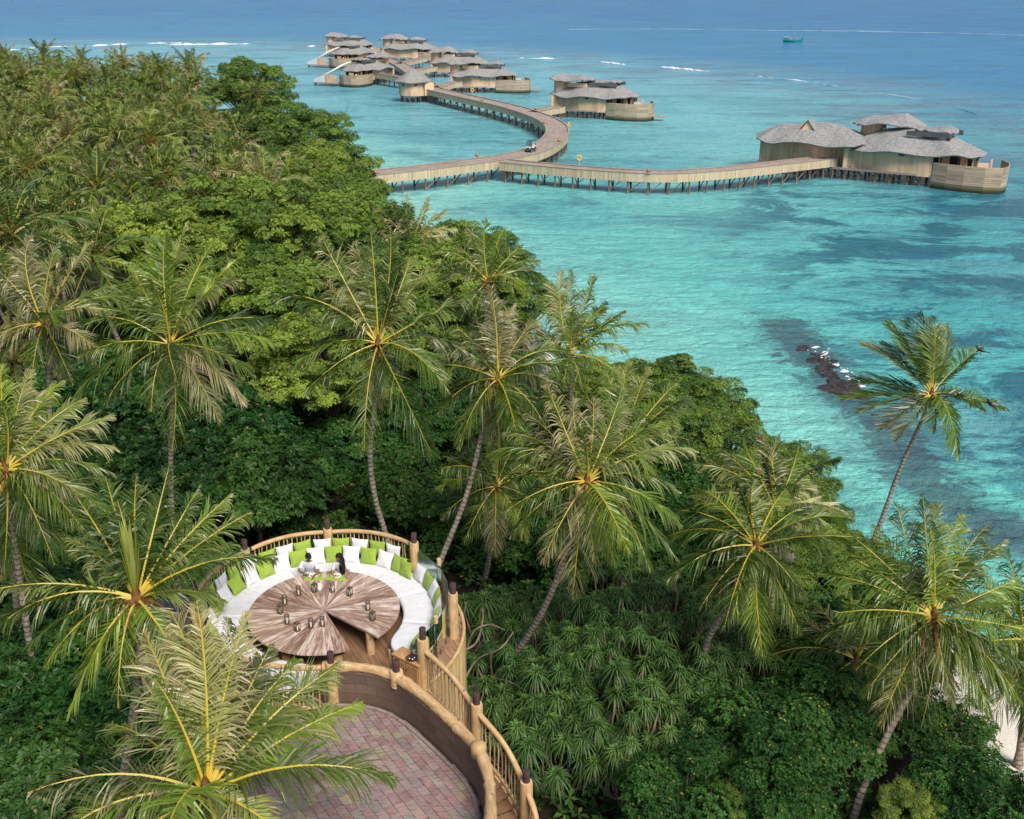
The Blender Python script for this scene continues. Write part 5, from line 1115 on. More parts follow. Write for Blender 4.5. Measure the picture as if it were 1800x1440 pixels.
def person(px_x,seat_y,label,male,yaw,lean):
    ox=px_x; o=root('person',(ox,seat_y,16.15),label,'person')
    sk=M['skin'] if male else M['skinw']; s=1. if male else .93
    V=[(0,.02,.10),(0,0,.22),(0,-.05*1,.36),(0,-.11+lean,.49),(0,-.155+lean,.60),(0,-.19+lean,.665)]; Rd=[(.15,.11),(.135,.10),(.15,.11),(.155,.11),(.06,.06),(.052,.055)]; E=[(0,1),(1,2),(2,3),(3,4),(4,5)]
    def ad(p,r_,par): V.append(tuple(p)); Rd.append(r_); E.append((par,len(V)-1)); return len(V)-1
    tz=.24
    if male: arms=[((-.19,-.13+lean,.53),(-.31,-.24,.33),(-.09,-.44,tz+.08),(.9,-.35,.1)),((.19,-.13+lean,.53),(.29,-.27,.31),(.20,-.50,tz+.05),(-.25,-.9,-.05))]
    else: arms=[((-.16,-.13+lean,.52),(-.24,-.22,.30),(-.17,-.46,tz+.03),(.3,-.9,0)),((.16,-.13+lean,.52),(.25,-.2,.30),(.22,-.44,tz+.03),(.2,-.9,0))]
    hands=[]
    for k,(sh,el,wr,hd) in enumerate(arms):
        a=ad(sh,.062*s,3); b_=ad(el,.043*s,a); m_=ad((np.array(el)+np.array(wr))/2,.038*s,b_); c_=ad(wr,.025*s,m_); hands.append((c_,hd,k))
    for c_,hd,k in hands: 
        sd=np.cross(unit(np.array(hd,float)),[0,0,1]); hand(V,E,Rd,c_,hd,sd*(1 if k==0 else -1),(0,0,1))
    for sg in (-1,1):
        a=ad((sg*.10,-.02,.085),.085,0); b_=ad((sg*.14,-.30,.085),.07,a); k_=ad((sg*.15,-.44,.07),.058,b_); an=ad((sg*.15,-.42,-.36),.04,k_); f1=ad((sg*.16,-.52,-.42),.035,an); ad((sg*.165,-.6,-.43),.025,f1)
    body=skin('body',V,E,Rd,sk,o)
    hc=(0.01*(1 if male else -1),-.215+lean,.775); hm,Mx=head_mesh('head',sk,yaw,R(16),hc)
    me=joinm('body',[(body,0),(hm,0)],o); me.materials.append(sk); 
    for p_ in me.polygons: p_.use_smooth=True
    link('body',me,o)
    # clothing: slightly larger shells
    V2=[(0,.02,.10),(0,0,.22),(0,-.05,.36),(0,-.11+lean,.50),(0,-.14+lean,.565)]; R2=[(.165,.13),(.155,.125),(.172,.14),(.172,.14),(.10,.095)]; E2=[(0,1),(1,2),(2,3),(3,4)]
    for (sh,el,wr,hd) in arms:
        V2.append(sh); R2.append(.078*s); E2.append((3,len(V2)-1)); e_=np.array(sh)+(np.array(el)-np.array(sh))*(.8 if male else .95); V2.append(tuple(e_)); R2.append(.066*s); E2.append((len(V2)-2,len(V2)-1))
    link('shirt' if male else 'blouse',skin('shirt',V2,E2,R2,M['shirt'] if male else M['blouse'],o),o)
    V3=[(0,.02,.10)];R3=[(.17,.12)];E3=[]
    for sg in (-1,1):
        V3.append((sg*.10,-.02,.09));R3.append(.098);E3.append((0,len(V3)-1)); V3.append((sg*.14,-.30,.09));R3.append(.084);E3.append((len(V3)-2,len(V3)-1)); V3.append((sg*.15,-.44,.07));R3.append(.072);E3.append((len(V3)-2,len(V3)-1)); V3.append((sg*.15,-.42,-.30));R3.append(.06);E3.append((len(V3)-2,len(V3)-1))
    link('trousers',skin('trousers',V3,E3,R3,M['trouser'],o),o)
    # hair
    g=G(); rows=[]; nu=18
    for j in range(9):
        ph=math.pi*j/8*.62; row=[]
        for i in range(nu):
            th=2*math.pi*i/nu; x=math.sin(ph)*math.cos(th); y=math.sin(ph)*math.sin(th); z=math.cos(ph); k=1.0
            front=(y<-.35); zz=max(z,.36 if front else (-.35 if male else -.6))
            row.append([x*.088*(1+.03*rng.randn()),y*.108+.008,zz*.13+.012*rng.rand()])
        rows.append(row)
    g.grid(np.array(rows)[::-1]@Mx.T+np.array(hc),closed=True)
    if not male:
        for k in range(26):
            a=R(200+rng.rand()*170) if False else R(20+150*rng.rand()); e=Mx@np.array([.085*math.cos(a),.095*math.sin(a),.02+.06*rng.rand()]); p0_=np.array(hc)+e; sdx=.06+.05*rng.rand()
            g.tube([p0_,p0_+[.02+sdx*.4,.0,-.16],p0_+[sdx*.8,-.05,-.34],p0_+[sdx*.8,-.10,-.5-.08*rng.rand()]],[.022,.024,.02,.008],5,a=(0,0,0))
        for k in range(16):
            p0_=np.array(hc)+Mx@np.array([.075,-.01+.05*rng.rand(),-.02]); g.tube([p0_,p0_+[.02,-.07,-.16],p0_+[.035+.03*rng.rand(),-.10,-.33],p0_+[.04,-.12,-.5]],[.02,.022,.02,.008],5,a=(0,0,0))
    g.build('hair',M['hair'],o,smooth=True)
    if male:
        g=G()
        for sx in (-1,1):
            c_=Mx@np.array([sx*.034,-.094,.02])+np.array(hc); th=np.linspace(0,6.283,11)[:-1]; ring=np.array([Mx@np.array([.026*math.cos(t),0,.018*math.sin(t)])+c_ for t in th]); fr=np.array([q+Mx@np.array([0,-.012,0]) for q in ring]); g.grid(np.stack([ring,fr]),closed=True); g.add(np.vstack([fr,[fr.mean(0)]]),[[i,(i+1)%10,10,10] for i in range(10)])
            g.tube([Mx@np.array([sx*.06,-.09,.022])+np.array(hc),Mx@np.array([sx*.082,0,.025])+np.array(hc)],.004,4,a=(0,0,0))
        g.tube([Mx@np.array([-.01,-.104,.024])+np.array(hc),Mx@np.array([.01,-.104,.024])+np.array(hc)],.004,4,a=(0,0,0))
        g.build('sunglasses',M['black'],o)
    return o
person(-6.0,27.98,'man in a white shirt and dark glasses eating at the table, turned towards the woman',True,R(38),.0)
person(-5.08,27.98,'woman with very long black hair in a pale top, turned towards the man',False,R(-52),.0)
# ---------------------------------------------------------------- jetties
rng=np.random.RandomState(31)
SG=[]
for k in range(3):
    g=G(); g.tube([[0,0,-1.5],[.04*k-.04,0,0],[0,0,1]],[.14,.14,.13],6); SG.append(g.mesh('stilt_mesh',M['stilt'],True))
def jetty(name,px_path,width,z,label,sides=(1,1),span=3.2,railh=.75,cross=True,world=None):
    P=np.array([at_z(x,y,z-.0) for x,y in px_path]) if world is None else np.array(world)
    P=resample(catmull(P,8),1.0); o=root(name,(P[0][0],P[0][1],0),label,'jetty'); lo=np.array([P[0][0],P[0][1],0]); P=P-lo; n=len(P); w=width/2
    Lp=offs(P,w); Rp=offs(P,-w); g=G(); r=np.random.RandomState(3)
    for i in range(n-1):
        for j in range(4):
            t0,t1=j/4.,(j+1)/4.-.012; q=lambda A_,t:A_[i]+(A_[i+1]-A_[i])*t; tt=r.rand()
            g.add([q(Lp,t0),q(Rp,t0),q(Rp,t1),q(Lp,t1)],[[0,1,2,3]],[(i+t0,0,tt),(i+t0,width,tt),(i+t1,width,tt),(i+t1,0,tt)])
    g.grid(np.stack([Rp-[0,0,.12],Lp-[0,0,.12]],1),a=(0,0,.2)); g.build('deck_boards',M['jdeck'],o)
    for s_,E_ in ((1,Lp),(-1,Rp)):
        if not sides[0 if s_>0 else 1]: continue
        O=offs(P,s_*(w+.10)); I=offs(P,s_*(w+.02)); g=G(); Q=resample(O,.24); Qi=resample(I,.24); m=min(len(Q),len(Qi))
        for i in range(m-1):
            t=r.rand(); d=.012*r.rand(); tp=railh+.02*r.rand(); a_,b_=Q[i],Q[i]+(Q[i+1]-Q[i])*.9; c_,e_=Qi[i],Qi[i]+(Qi[i+1]-Qi[i])*.9
            zb=-1.25+.05*r.rand()
            V=[a_+[0,0,zb],b_+[0,0,zb],b_+[0,0,tp],a_+[0,0,tp],c_+[0,0,zb],e_+[0,0,zb],e_+[0,0,tp],c_+[0,0,tp]]
            f=[[0,1,2,3],[4,7,6,5],[3,2,6,7],[0,3,7,4],[1,5,6,2]]; g.add(V,f,(0,0,t))
        g.build('side_boards',M['jside'],o)
        g=G(); C=offs(P,s_*(w+.06)); g.grid(np.array([[c+nn for nn in ([0,0,railh+.02],[0,0,railh+.09])] for c in offs(P,s_*(w-.06))]),a=(0,0,.8)); g.grid(np.stack([offs(P,s_*(w-.06))+[0,0,railh+.09],offs(P,s_*(w+.18))+[0,0,railh+.09]],1)[:, ::(1 if s_<0 else -1)],a=(0,0,.9)); g.grid(np.stack([offs(P,s_*(w+.18))+[0,0,railh+.02],offs(P,s_*(w+.18))+[0,0,railh+.09]],1)[:, ::(1 if s_<0 else -1)],a=(0,0,.7)); g.build('cap_rail',M['jdeck'],o)
    cnt=0; st=span; i=1
    while i<n-1 and cnt<96:
        for s_ in (1,-1):
            p=offs(P,s_*(w-.25))[i]; q=link('stilt',SG[r.randint(3)],o,(p[0],p[1],0)); q.scale=(1,1,p[2]-.1); cnt+=1
        if cross:
            g=G(); a_,b_=offs(P,w-.25)[i],offs(P,-(w-.25))[i]; g.tube([a_*[1,1,0]+[0,0,.1],b_*[1,1,0]+[0,0,p[2]-.2]],.08,5); j=min(i+int(round(st)),n-1); sd_=offs(P,-(w-.25)); 
            g.tube([sd_[i]*[1,1,0]+[0,0,.2],sd_[j]*[1,1,0]+[0,0,p[2]-.3]],.07,5) if r.rand()<.6 else None
            g.build('brace',M['stilt'],o)
        i+=int(round(st))
    return o,P+lo
JZ=3.2
J1,J1P=jetty('jetty',[(610,312),(650,306),(760,294),(880,278),(935,266),(968,248),(980,231),(968,214),(930,198),(880,184),(800,166),(762,157)],4.2,JZ,'long curved timber jetty sweeping round from the island towards the round hut',railh=.10,span=3.6)
J2,J2P=jetty('jetty',[(762,157),(745,143),(722,126),(700,112),(672,103),(645,99)],4.2,JZ,'far stretch of the jetty between the clustered villas beyond the round hut',railh=.10,span=4.5,cross=False)
J3,J3P=jetty('jetty',[(886,284),(960,291),(1060,299),(1160,304),(1250,300),(1340,291),(1420,282),(1462,277)],2.9,JZ,'side jetty with pale plank side leading right to the nearest large villa',railh=.10,span=3.2)
J4,_=jetty('jetty',[(938,197),(960,192),(985,188)],2.6,JZ,'short link from the curved jetty to the villa with the tower',railh=.10)
J5,_=jetty('jetty',[(768,154),(790,147),(806,144)],2.4,JZ,'short link from the round hut junction to the villa at its right',railh=.10,cross=False)
J6,_=jetty('jetty',[(708,136),(690,133),(662,129)],2.2,JZ,'short link to the slide villa nearest the island',railh=.10,cross=False)
J7,_=jetty('jetty',[(722,126),(745,121),(764,118)],2.2,JZ,'short link to the middle villa behind the towered one',railh=.10,cross=False)
J8,_=jetty('jetty',[(700,112),(725,106),(745,102)],2.2,JZ,'farthest short link, to the back right villa of the cluster',railh=.10,cross=False)
# round globes and lifebuoys along the jetty
def jpoint(Pth,px,py):
    b_=at_z(px,py,JZ+.8)[:2]; i=int(np.argmin(np.hypot(*(Pth[:,:2]-b_).T))); return i
def on_side(Pth,i,s_,w): return offs(Pth,s_*w)[i]
for px,py,Pth,s_,w_,lb in [(665,302,J1P,-1,2.2,'on the near rail by the island end of the jetty'),(860,274,J1P,1,2.2,'on the far rail left of the white cart'),(978,245,J1P,-1,2.2,'on the outer rail at the bend of the jetty'),(935,214,J1P,1,2.2,'on the inner rail of the jetty bend'),(824,176,J1P,1,2.2,'on the inner rail half way to the round hut'),(1145,301,J3P,-1,1.55,'on the near rail in the middle of the side jetty'),(925,190,J1P,-1,2.2,'by the link to the towered villa')]:
    i=jpoint(Pth,px,py); p=on_side(Pth,i,s_,w_)+[0,0,.20]; o=root('globe_lamp',p,'round terracotta globe lamp '+lb,'lamp','globe lamps along the jetty'); g=G()
    g.lathe([(.02,.08)]+[(.34*math.sin(t),.38-.34*math.cos(t)) for t in np.linspace(.2,math.pi,9)],(0,0,0),12,(0,0,0)); g.build('globe',M['coral'],o,smooth=True); g=G(); g.box((0,0,.04),(.5,.5,.1),a=(0,0,.6)); g.build('base',M['jside'],o)
def lifebuoy(p,label,rz=0):
    o=root('lifebuoy',p,label,'lifebuoy','yellow lifebuoys along the jetty',rz=rz); g=G(); th=np.linspace(0,2*math.pi,21); rows=[]
    for t in th[:-1]:
        c=np.array([.36*math.cos(t),0,1.2+.36*math.sin(t)]); e=np.array([math.cos(t),0,math.sin(t)]); rows.append([c+e*.13*math.cos(q)+np.array([0,.1*math.sin(q),0]) for q in np.linspace(0,6.283,9)[:-1]])
    rows.append(rows[0]); g.grid(np.array(rows),closed=True); g.build('ring',M['orange'],o,smooth=True); g=G(); g.tube([[0,0,0],[0,0,.75]],.05,5); g.build('stand',M['jside'],o)
i=jpoint(J3P,1008,290); lifebuoy(on_side(J3P,i,1,1.5)+[0,0,.15],'yellow lifebuoy on the far rail of the side jetty, just right of the fork')
i=jpoint(J1P,981,225); lifebuoy(on_side(J1P,i,-1,2.2)+[0,0,.15],'yellow lifebuoy on the outer rail where the jetty bends',rz=1.)
i=jpoint(J1P,808,164); lifebuoy(on_side(J1P,i,-1,2.2)+[0,0,.15],'yellow lifebuoy on the jetty near the round hut')
# ---------------------------------------------------------------- villas
def villa(pL,pR,label,L0=25.,wing=False,slide=False,flip=False,seed=0,sub=True,S=None,ang=None,group='shingle-roofed villas over the lagoon',tower=True):
    A_=at_z(*pL,.1 if flip else 1.8); B_=at_z(*pR,1.8 if flip else .1); A_[2]=B_[2]=0; d=B_-A_; Lr=np.hypot(d[0],d[1]); s=S or Lr/L0; ang=math.atan2(d[1],d[0]) if ang is None else R(ang)
    o=root('overwater_villa',A_,label,'villa',group,rz=ang,sc=s); r=np.random.RandomState(seed+50)
    fx=(lambda u:L0-u) if flip else (lambda u:u)
    def T(P):
        P=np.array(P,float); 
        if flip: P[...,0]=L0-P[...,0]
        return P
    def planks(path,z0,z1,name,mt,th=.15,wd=.36,jig=.03,parent=o,zr=None):
        Q=resample(T(np.c_[np.asarray(path,float),np.zeros(len(path))]),wd); g=G(); I=offs(Q,th if not flip else -th)
        for i in range(len(Q)-1):
            t=r.rand(); j=r.rand()*jig; zz=z1+(zr(Q[i][0]) if zr else 0)
            a_,b_,c_,e_=Q[i],Q[i+1],I[i],I[i+1]; n_=unit(c_-a_+1e-9)*j
            V=[[*(a_+n_)[:2],z0],[*(b_+n_)[:2],z0],[*(b_+n_)[:2],zz],[*(a_+n_)[:2],zz],[*c_[:2],z0],[*e_[:2],z0],[*e_[:2],zz],[*c_[:2],zz]]
            g.add(V,[[0,1,2,3],[4,7,6,5],[3,2,6,7],[0,3,7,4],[1,5,6,2],[0,4,5,1]],(0,0,t))
        return g.build(name,mt,parent)
    def hboards(path,z0,z1,name,mt,h=.30,th=.12):
        P=T(np.c_[np.asarray(path,float),np.zeros(len(path))]); I=offs(P,th if not flip else -th); g=G(); z=z0
        while z<z1-.05:
            for i in range(len(P)-1):
                t=r.rand(); jj=.03*r.rand(); V=[]
                for (a_,b_) in ((P[i],P[i+1]),(I[i],I[i+1])):
                    V+= [[a_[0],a_[1]-jj,z],[b_[0],b_[1]-jj,z],[b_[0],b_[1]-jj,z+h*.9],[a_[0],a_[1]-jj,z+h*.9]]
                g.add(V,[[0,1,2,3],[4,7,6,5],[3,2,6,7],[0,3,7,4],[1,5,6,2],[0,4,5,1]],(0,0,t))
            z+=h
        return g.build(name,mt,o)
    def roof(outline,ridge,zr,ze,name,rings=9,wave=.20,prof=.95,skirt=.18,thick=None,ph=0):
        n=110; t=np.linspace(0,2*math.pi,n+1)[:-1]; u0,u1,w0,w1=outline; cu,cw_=(u0+u1)/2,(w0+w1)/2; au,aw=(u1-u0)/2,(w1-w0)/2
        ct,st_=np.cos(t),np.sin(t); ex=np.sign(ct)*np.abs(ct)**.62*au+cu; ey=np.sign(st_)*np.abs(st_)**.72*aw+cw_
        ey+=wave*1.6*np.sin(ex*.52+ph)*(ey<cw_); ex+=wave*np.sin(t*7+ph)
        ez=ze+wave*1.1*np.sin(ex*.62+ph+.7)+.10*np.sin(t*11+ph)
        rx=np.clip(ex,ridge[0],ridge[1]); ry=np.full(n,ridge[2]); rz=zr+.35*np.sin(rx*.55+ph)
        rows=[]; 
        rows.append(np.stack([ex-(ex-rx)*.02,ey-(ey-ry)*.02,ez-skirt],-1))
        for k in range(rings+1):
            q=k/rings; rows.append(np.stack([ex+(rx-ex)*q,ey+(ry-ey)*q,ez+(rz-ez)*q**prof+.10*np.sin(ex*.8+q*5)*q*(1-q)*2],-1))
        under=np.stack([ex+(rx-ex)*.9,ey+(ry-ey)*.9,ez-skirt+.1],-1)
        Rw=T(np.array([under]+rows)); g=G(); g.grid(Rw if not flip else Rw[:, ::-1],closed=True); return g.build(name,M['shingle'],o)
    dz=2.0
    uo=14.5 if wing else 0.
    # platforms
    g=G()
    out=[(uo-.2,-.1),(uo+15.5,-.4),(uo+15.5,9.5),(uo-.2,9.5)]
    g.prism(T(np.c_[np.array(out),np.zeros(4)])[:, :2] if not flip else T(np.c_[np.array(out),np.zeros(4)])[::-1,:2],dz-.35,dz-.02,a=(0,0,.3)); 
    if wing:
        out=[(.3,.2),(15,.2),(15,9),(.3,9)]; g.prism(out,dz-.40,dz-.05,a=(0,0,.3))
    g.build('platform',M['jdeck'],o)
    # front wall, gently curving
    us=np.linspace(uo+.3,uo+14.2,30); wl=.55*np.sin((us-uo)*.42)+.1-.25*np.cos((us-uo)*.9)
    planks(np.c_[us,wl],dz-.35,dz+3.15,'front_wall',M['plank'],zr=None)
    planks([(uo+.3,wl[0]+.15),(uo+.15,3),(uo+.2,8.8)],dz-.35,dz+3.1,'end_wall',M['plank'])
    planks([(uo+.3,8.8),(uo+14,9)],dz-.35,dz+3.1,'back_wall',M['plank'])
    # dark slit under the eave and small window
    g=G(); g.box(T([uo+9.3,wl[20]-.07,dz+2.75])[:],(.9,.1,.35),a=(0,0,0)); g.build('window',M['dglass'],o)
    g=G(); q=T([uo+1.2,wl[2]-.08,dz+1.4]); g.box(q,(1.2,.08,2.3),a=(0,0,.1)); g.build('shutter',M['plankg'],o)
    # open living room at the pool end
    g=G(); g.box(T([uo+17.0,5.2,dz+1.45]),(5.4,4.2,2.9),a=(0,0,0)); g.build('inner_room',M['dglass'],o)
    for k,(u_,w_) in enumerate([(15.0,.3),(16.4,.4),(17.8,.6),(19.0,.9),(19.8,1.8),(20.2,3.2),(20.2,5.0),(20.0,7.0)]):
        g=G(); q=T([uo+u_,w_,0]); g.tube([[q[0],q[1],dz],[q[0],q[1],dz+3.2]],.13,6); g.build('porch_post',M['stilt'] if k%3==2 else M['bamboo'],o)
    for k,(u_,w_) in enumerate([(15.7,1.2),(18.4,1.8)]):
        g=G(); g.box(T([uo+u_,w_,dz+1.5]),(.9,.12,2.8),a=(0,0,.8)); g.build('wall_panel',M['plank'],o)
    roof((uo-1.2,uo+21.2,-1.6,10.6),(uo+6.0,uo+13.5,4.6),dz+6.5,dz+3.15,'main_roof',ph=seed*1.3)
    if wing:
        us=np.linspace(.6,14.0,30); wl2=-.2+.7*np.sin(us*.30+.3); planks(np.c_[us[:22],wl2[:22]+.4],dz-.7,dz+3.4,'wing_wall',M['plank'])
        planks([(.6,.7),(.2,3.5),(.8,8)],dz-.7,dz+3.4,'wing_end_wall',M['plank']); planks([(us[21],wl2[21]+.4),(us[21]+2.2,1.9),(uo+.4,2.6)],dz-.3,dz+3.3,'porch_wall',M['plank'])
        roof((-1.3,19.,-1.9,10.),(3.2,12.5,4.3),dz+6.2,dz+3.6,'wing_roof',ph=2.3,wave=.24)
        g=G(); q=np.array([6.3,2.6,dz+5.5]); V=[[5.4,1.4,dz+4.9],[7.9,1.6,dz+4.9],[6.7,1.7,dz+6.9],[5.4,3.6,dz+5.6],[7.9,3.6,dz+5.6],[6.7,3.9,dz+7.0]]
        V=np.array(V)+[1.2,.4,0]; g.add(V[:3],[[0,1,2,2]],(0,0,.8),0); g.build('gable',M['plank'],o); g=G(); e=np.array([0,-.35,.12]); g.add([V[0]+e-[.4,0,.2],V[2]+e,V[5],V[3]-[.4,0,.2]],[[0,1,2,3]],(0,0,.5)); g.add([V[1]+e+[.4,0,-.2],V[4]+[.4,0,-.2],V[5],V[2]+e],[[0,1,2,3]],(0,0,.5)); g.build('gable_roof',M['shingle'],o)
        g=G(); g.box((12.2,1.0,dz+.75),(1.9,.7,.08),a=(0,0,.4)); [g.box((12.2+a_*.8,1.0,dz+.37),(.12,.5,.74),a=(0,0,.2)) for a_ in(-1,1)]; tb_=g.build('bench',M['coral'],o)
    if tower:
        tu=uo+(3.2 if wing else 1.9); tw=6.4 if wing else 3.6
        th=np.linspace(-2.9,1.2,18); planks([(tu+2.0*math.cos(q),tw+2.0*math.sin(q)) for q in th],dz+(2.6 if wing else -.3),dz+6.85,'tower_wall',M['plank'],wd=.4)
        for (a_,b_) in ((4.2,-1.6),(5.6,-1.2),(6.6,0),(6.6,1.8),(4.4,2.2)):
            g=G(); q=T([tu+a_,tw+b_,0]); g.tube([[q[0],q[1],dz+4.9],[q[0],q[1],dz+6.95]],.1,5); g.build('tower_post',M['stilt'],o)
        g=G(); g.box(T([tu+4.3,tw+.2,dz+5.2]),(5.2,4.2,.2),a=(0,0,.5)); g.box(T([tu+4.4,tw-1.9,dz+5.7]),(5.0,.1,.8),a=(0,0,.7)); g.build('tower_deck',M['plank'],o)
        roof((tu-3.2,tu+8.2,tw-3.4,tw+3.4),(tu-.2,tu+5.0,tw),dz+8.2,dz+6.75,'tower_roof',rings=6,ph=1+seed,wave=.22)
    # sliding roof boxes
    g=G()
    for (u_,w_,dx) in ((12.6,1.7,6.6),(14.9,6.4,4.6)):
        q=T([uo+u_,w_,dz+5.95]); g.box(q,(dx,.22,.75),a=(0,0,0))
    q=T([uo+15.9,2.4,dz+5.7]); g.box(q,(.22,1.5,.8),a=(0,0,0)); g.build('roof_panels',M['panel'],o)
    roof((uo+10.2,uo+16.8,1.9,7.0),(uo+12,uo+15.2,4.6),dz+7.1,dz+6.4,'roof_cap',rings=4,ph=3+seed,wave=.1)
    # pool screen in horizontal boards standing in the water
    pr=[(uo+14.3,-.45),(uo+16.6,-1.3),(uo+19.2,-1.75),(uo+22.2,-1.7),(uo+24.6,-.7),(uo+25.2,1.2),(uo+25.0,4.5),(uo+23.5,7.5)]
    hboards(pr,1.05,dz+2.0,'pool_screen',M['plankg']); hboards([(a_,b_+.03) for a_,b_ in pr],-.4,1.05,'stained_screen_foot',M['algae'],h=.29)
    g=G(); out=[(uo+15,-.2),(uo+22,-1.4),(uo+24.4,-.4),(uo+24.8,4.5),(uo+23,7.4),(uo+15,8)]; out=T(np.c_[np.array(out),np.zeros(6)])[:, :2]; g.prism(out if not flip else out[::-1],dz+.15,dz+.45,a=(0,0,.6)); g.build('pool_deck',M['jdeck'],o)
    g=G(); g.box(T([uo+21.4,1.6,dz+1.1]),(1.6,.14,2.2),.3,a=(0,0,.9)); g.box(T([uo+22.4,3.0,dz+1.3]),(.14,1.8,2.5),a=(0,0,.6)); g.build('pool_wall',M['plank'],o)
    # stilts
    nn=0
    for u_ in np.arange(.8,uo+15,2.4 if sub else 3.4):
        for w_ in (.35,4.2,8.4):
            if not wing and u_<uo: continue
            q=T([u_+.2*r.randn(),w_,0]); st_=link('stilt',SG[nn%3],o,q); st_.scale=(1.15,1.15,dz-.3); nn+=1
    g=G()
    for u_ in np.arange(.8,uo+13,3.0):
        g.tube(T([[u_,.4,.1],[u_+1.5,.4,1.6]]),.08,4); g.tube(T([[u_+1.4,4.2,.1],[u_,4.2,1.6]]),.08,4); g.tube(T([[u_+.3,.4,1.5],[u_+.3,4.2,.2]]),.08,4)
    g.build('braces',M['stilt'],o)
    if slide:
        g=G(); P=T([[uo+14,8,dz+5.8],[uo+16.5,10,dz+4.9],[uo+20,12.5,dz+3.0],[uo+22,15.5,dz+1.1],[uo+23,18.5,.5]]); C=resample(catmull(P,6),.7)
        rows=[]
        for i in range(len(C)):
            t=unit(C[min(i+1,len(C)-1)]-C[max(i-1,0)]); n_=unit(np.cross(t,ZUP)); rows.append([C[i]+n_*.62*math.cos(q)+ZUP*(.62*math.sin(q)) for q in np.linspace(-3.3,.16,8)])
        g.grid(np.array(rows)); g.build('water_slide',M['slide'],o,smooth=True)
        g=G(); g.prism(T(np.array([[uo+18,9,0],[uo+25,8,0],[uo+25,18,0],[uo+20,18,0]]))[:, :2][::(-1 if flip else 1)],.85,1.15,a=(0,0,.7)); g.build('landing',M['jdeck'],o)
        planks([(uo+25.1,7.6),(uo+25.1,12.4)],1.1,dz+1.9,'landing_wall',M['plank']); g=G(); V=T(np.array([[uo+25.1,12.4,1.2],[uo+24.6,17.8,1.2],[uo+25.1,12.4,4.0],[uo+24.6,17.8,2.0]])); g.add(V,[[0,1,3,2]],(0,0,0)); g.add(V+[.08,0,0],[[0,2,3,1]],(0,0,0)); g.build('white_panel',M['slide'],o)
    elif not wing:
        g=G(); g.prism(T(np.array([[uo+25,1,0],[uo+28.2,1.2,0],[uo+28.2,3.6,0],[uo+25,3.6,0]]))[:, :2][::(-1 if flip else 1)],.9,1.1,a=(0,0,.7)); g.build('swim_platform',M['jdeck'],o)
    return o
villa((1327,284),(1765,340),'nearest and largest villa, with two roof lobes, upper deck and board pool screen',L0=39.7,wing=True,seed=0,group=None)
villa((967,192),(1145,213),'single villa with a left tower and pool screen beyond the bend of the jetty',L0=25.4,seed=1)
villa((791,152),(921,163),'villa right of the round hut with a long grey roof and pool screen',S=.9,L0=25.4,seed=2)
villa((757,126),(850,136),'villa half hidden behind the one right of the round hut',S=.88,L0=25.4,seed=3,sub=False)
villa((672,101),(785,110),'far back villa in the cluster, behind the far jetty stretch',L0=25.4,seed=4,sub=False)
villa((572,92),(668,101),'farthest villa, at the top left of the cluster',L0=25.4,seed=5,sub=False)
villa((600,121),(640,110.5),'upper of the two villas with white slides, left in the cluster',S=.85,ang=62,L0=25.4,flip=True,slide=True,seed=6,sub=False,tower=False)
villa((622,154),(652,138.5),'lower of the two villas with white slides, closest to the island',S=.85,ang=62,L0=25.4,flip=True,slide=True,seed=7,sub=False)
# round hut at the junction
hp=at_z(727,166,1.8); o=root('round_hut',(hp[0],hp[1],0),'small round plank hut on stilts with a conical shingle roof at the jetty junction','hut'); r=np.random.RandomState(5)
g=G(); n=46
for k in range(n):
    a0_,a1_=2*math.pi*k/n,2*math.pi*(k+.96)/n; rr_=3.75+.04*r.rand(); g.add([[rr_*math.cos(a0_),rr_*math.sin(a0_),1.7],[rr_*math.cos(a1_),rr_*math.sin(a1_),1.7],[rr_*math.cos(a1_),rr_*math.sin(a1_),5.1],[rr_*math.cos(a0_),rr_*math.sin(a0_),5.1]],[[0,1,2,3]],(0,0,r.rand()))
g.build('wall',M['plank'],o); g=G(); th=np.linspace(0,6.283,25)[:-1]; g.prism(np.stack([3.6*np.cos(th),3.6*np.sin(th)],1),1.5,1.9,a=(0,0,.4)); g.build('floor',M['jdeck'],o)
g=G(); rows=[]; th=np.linspace(0,2*math.pi,49)[:-1]
for rr_,zz in ((4.4,4.9),(4.75,5.0),(4.8,5.25),(3.6,6.0),(2.3,6.9),(1.1,7.7),(.35,8.1),(.02,8.35)): rows.append(np.stack([rr_*(1+.03*np.sin(th*6))*np.cos(th),rr_*(1+.03*np.sin(th*6))*np.sin(th),zz+.1*np.sin(th*5)],-1))
g.grid(np.array(rows),closed=True); g.build('roof',M['shingle'],o)
for k in range(14): a=2*math.pi*k/14; q=link('stilt',SG[k%3],o,(3.3*math.cos(a),3.3*math.sin(a),0)); q.scale=(1,1,1.6)
g=G(); g.box((3.9,-1.0,3.3),(2.4,3.2,3.2),.3,a=(0,0,.9)); g.build('porch',M['plank'],o)
for a in (-2.2,-1.3): g=G(); g.box((3.8*math.cos(a),3.8*math.sin(a),4.55),(.45,.12,.7),a+1.57,a=(0,0,0)); g.build('window',M['dglass'],o)
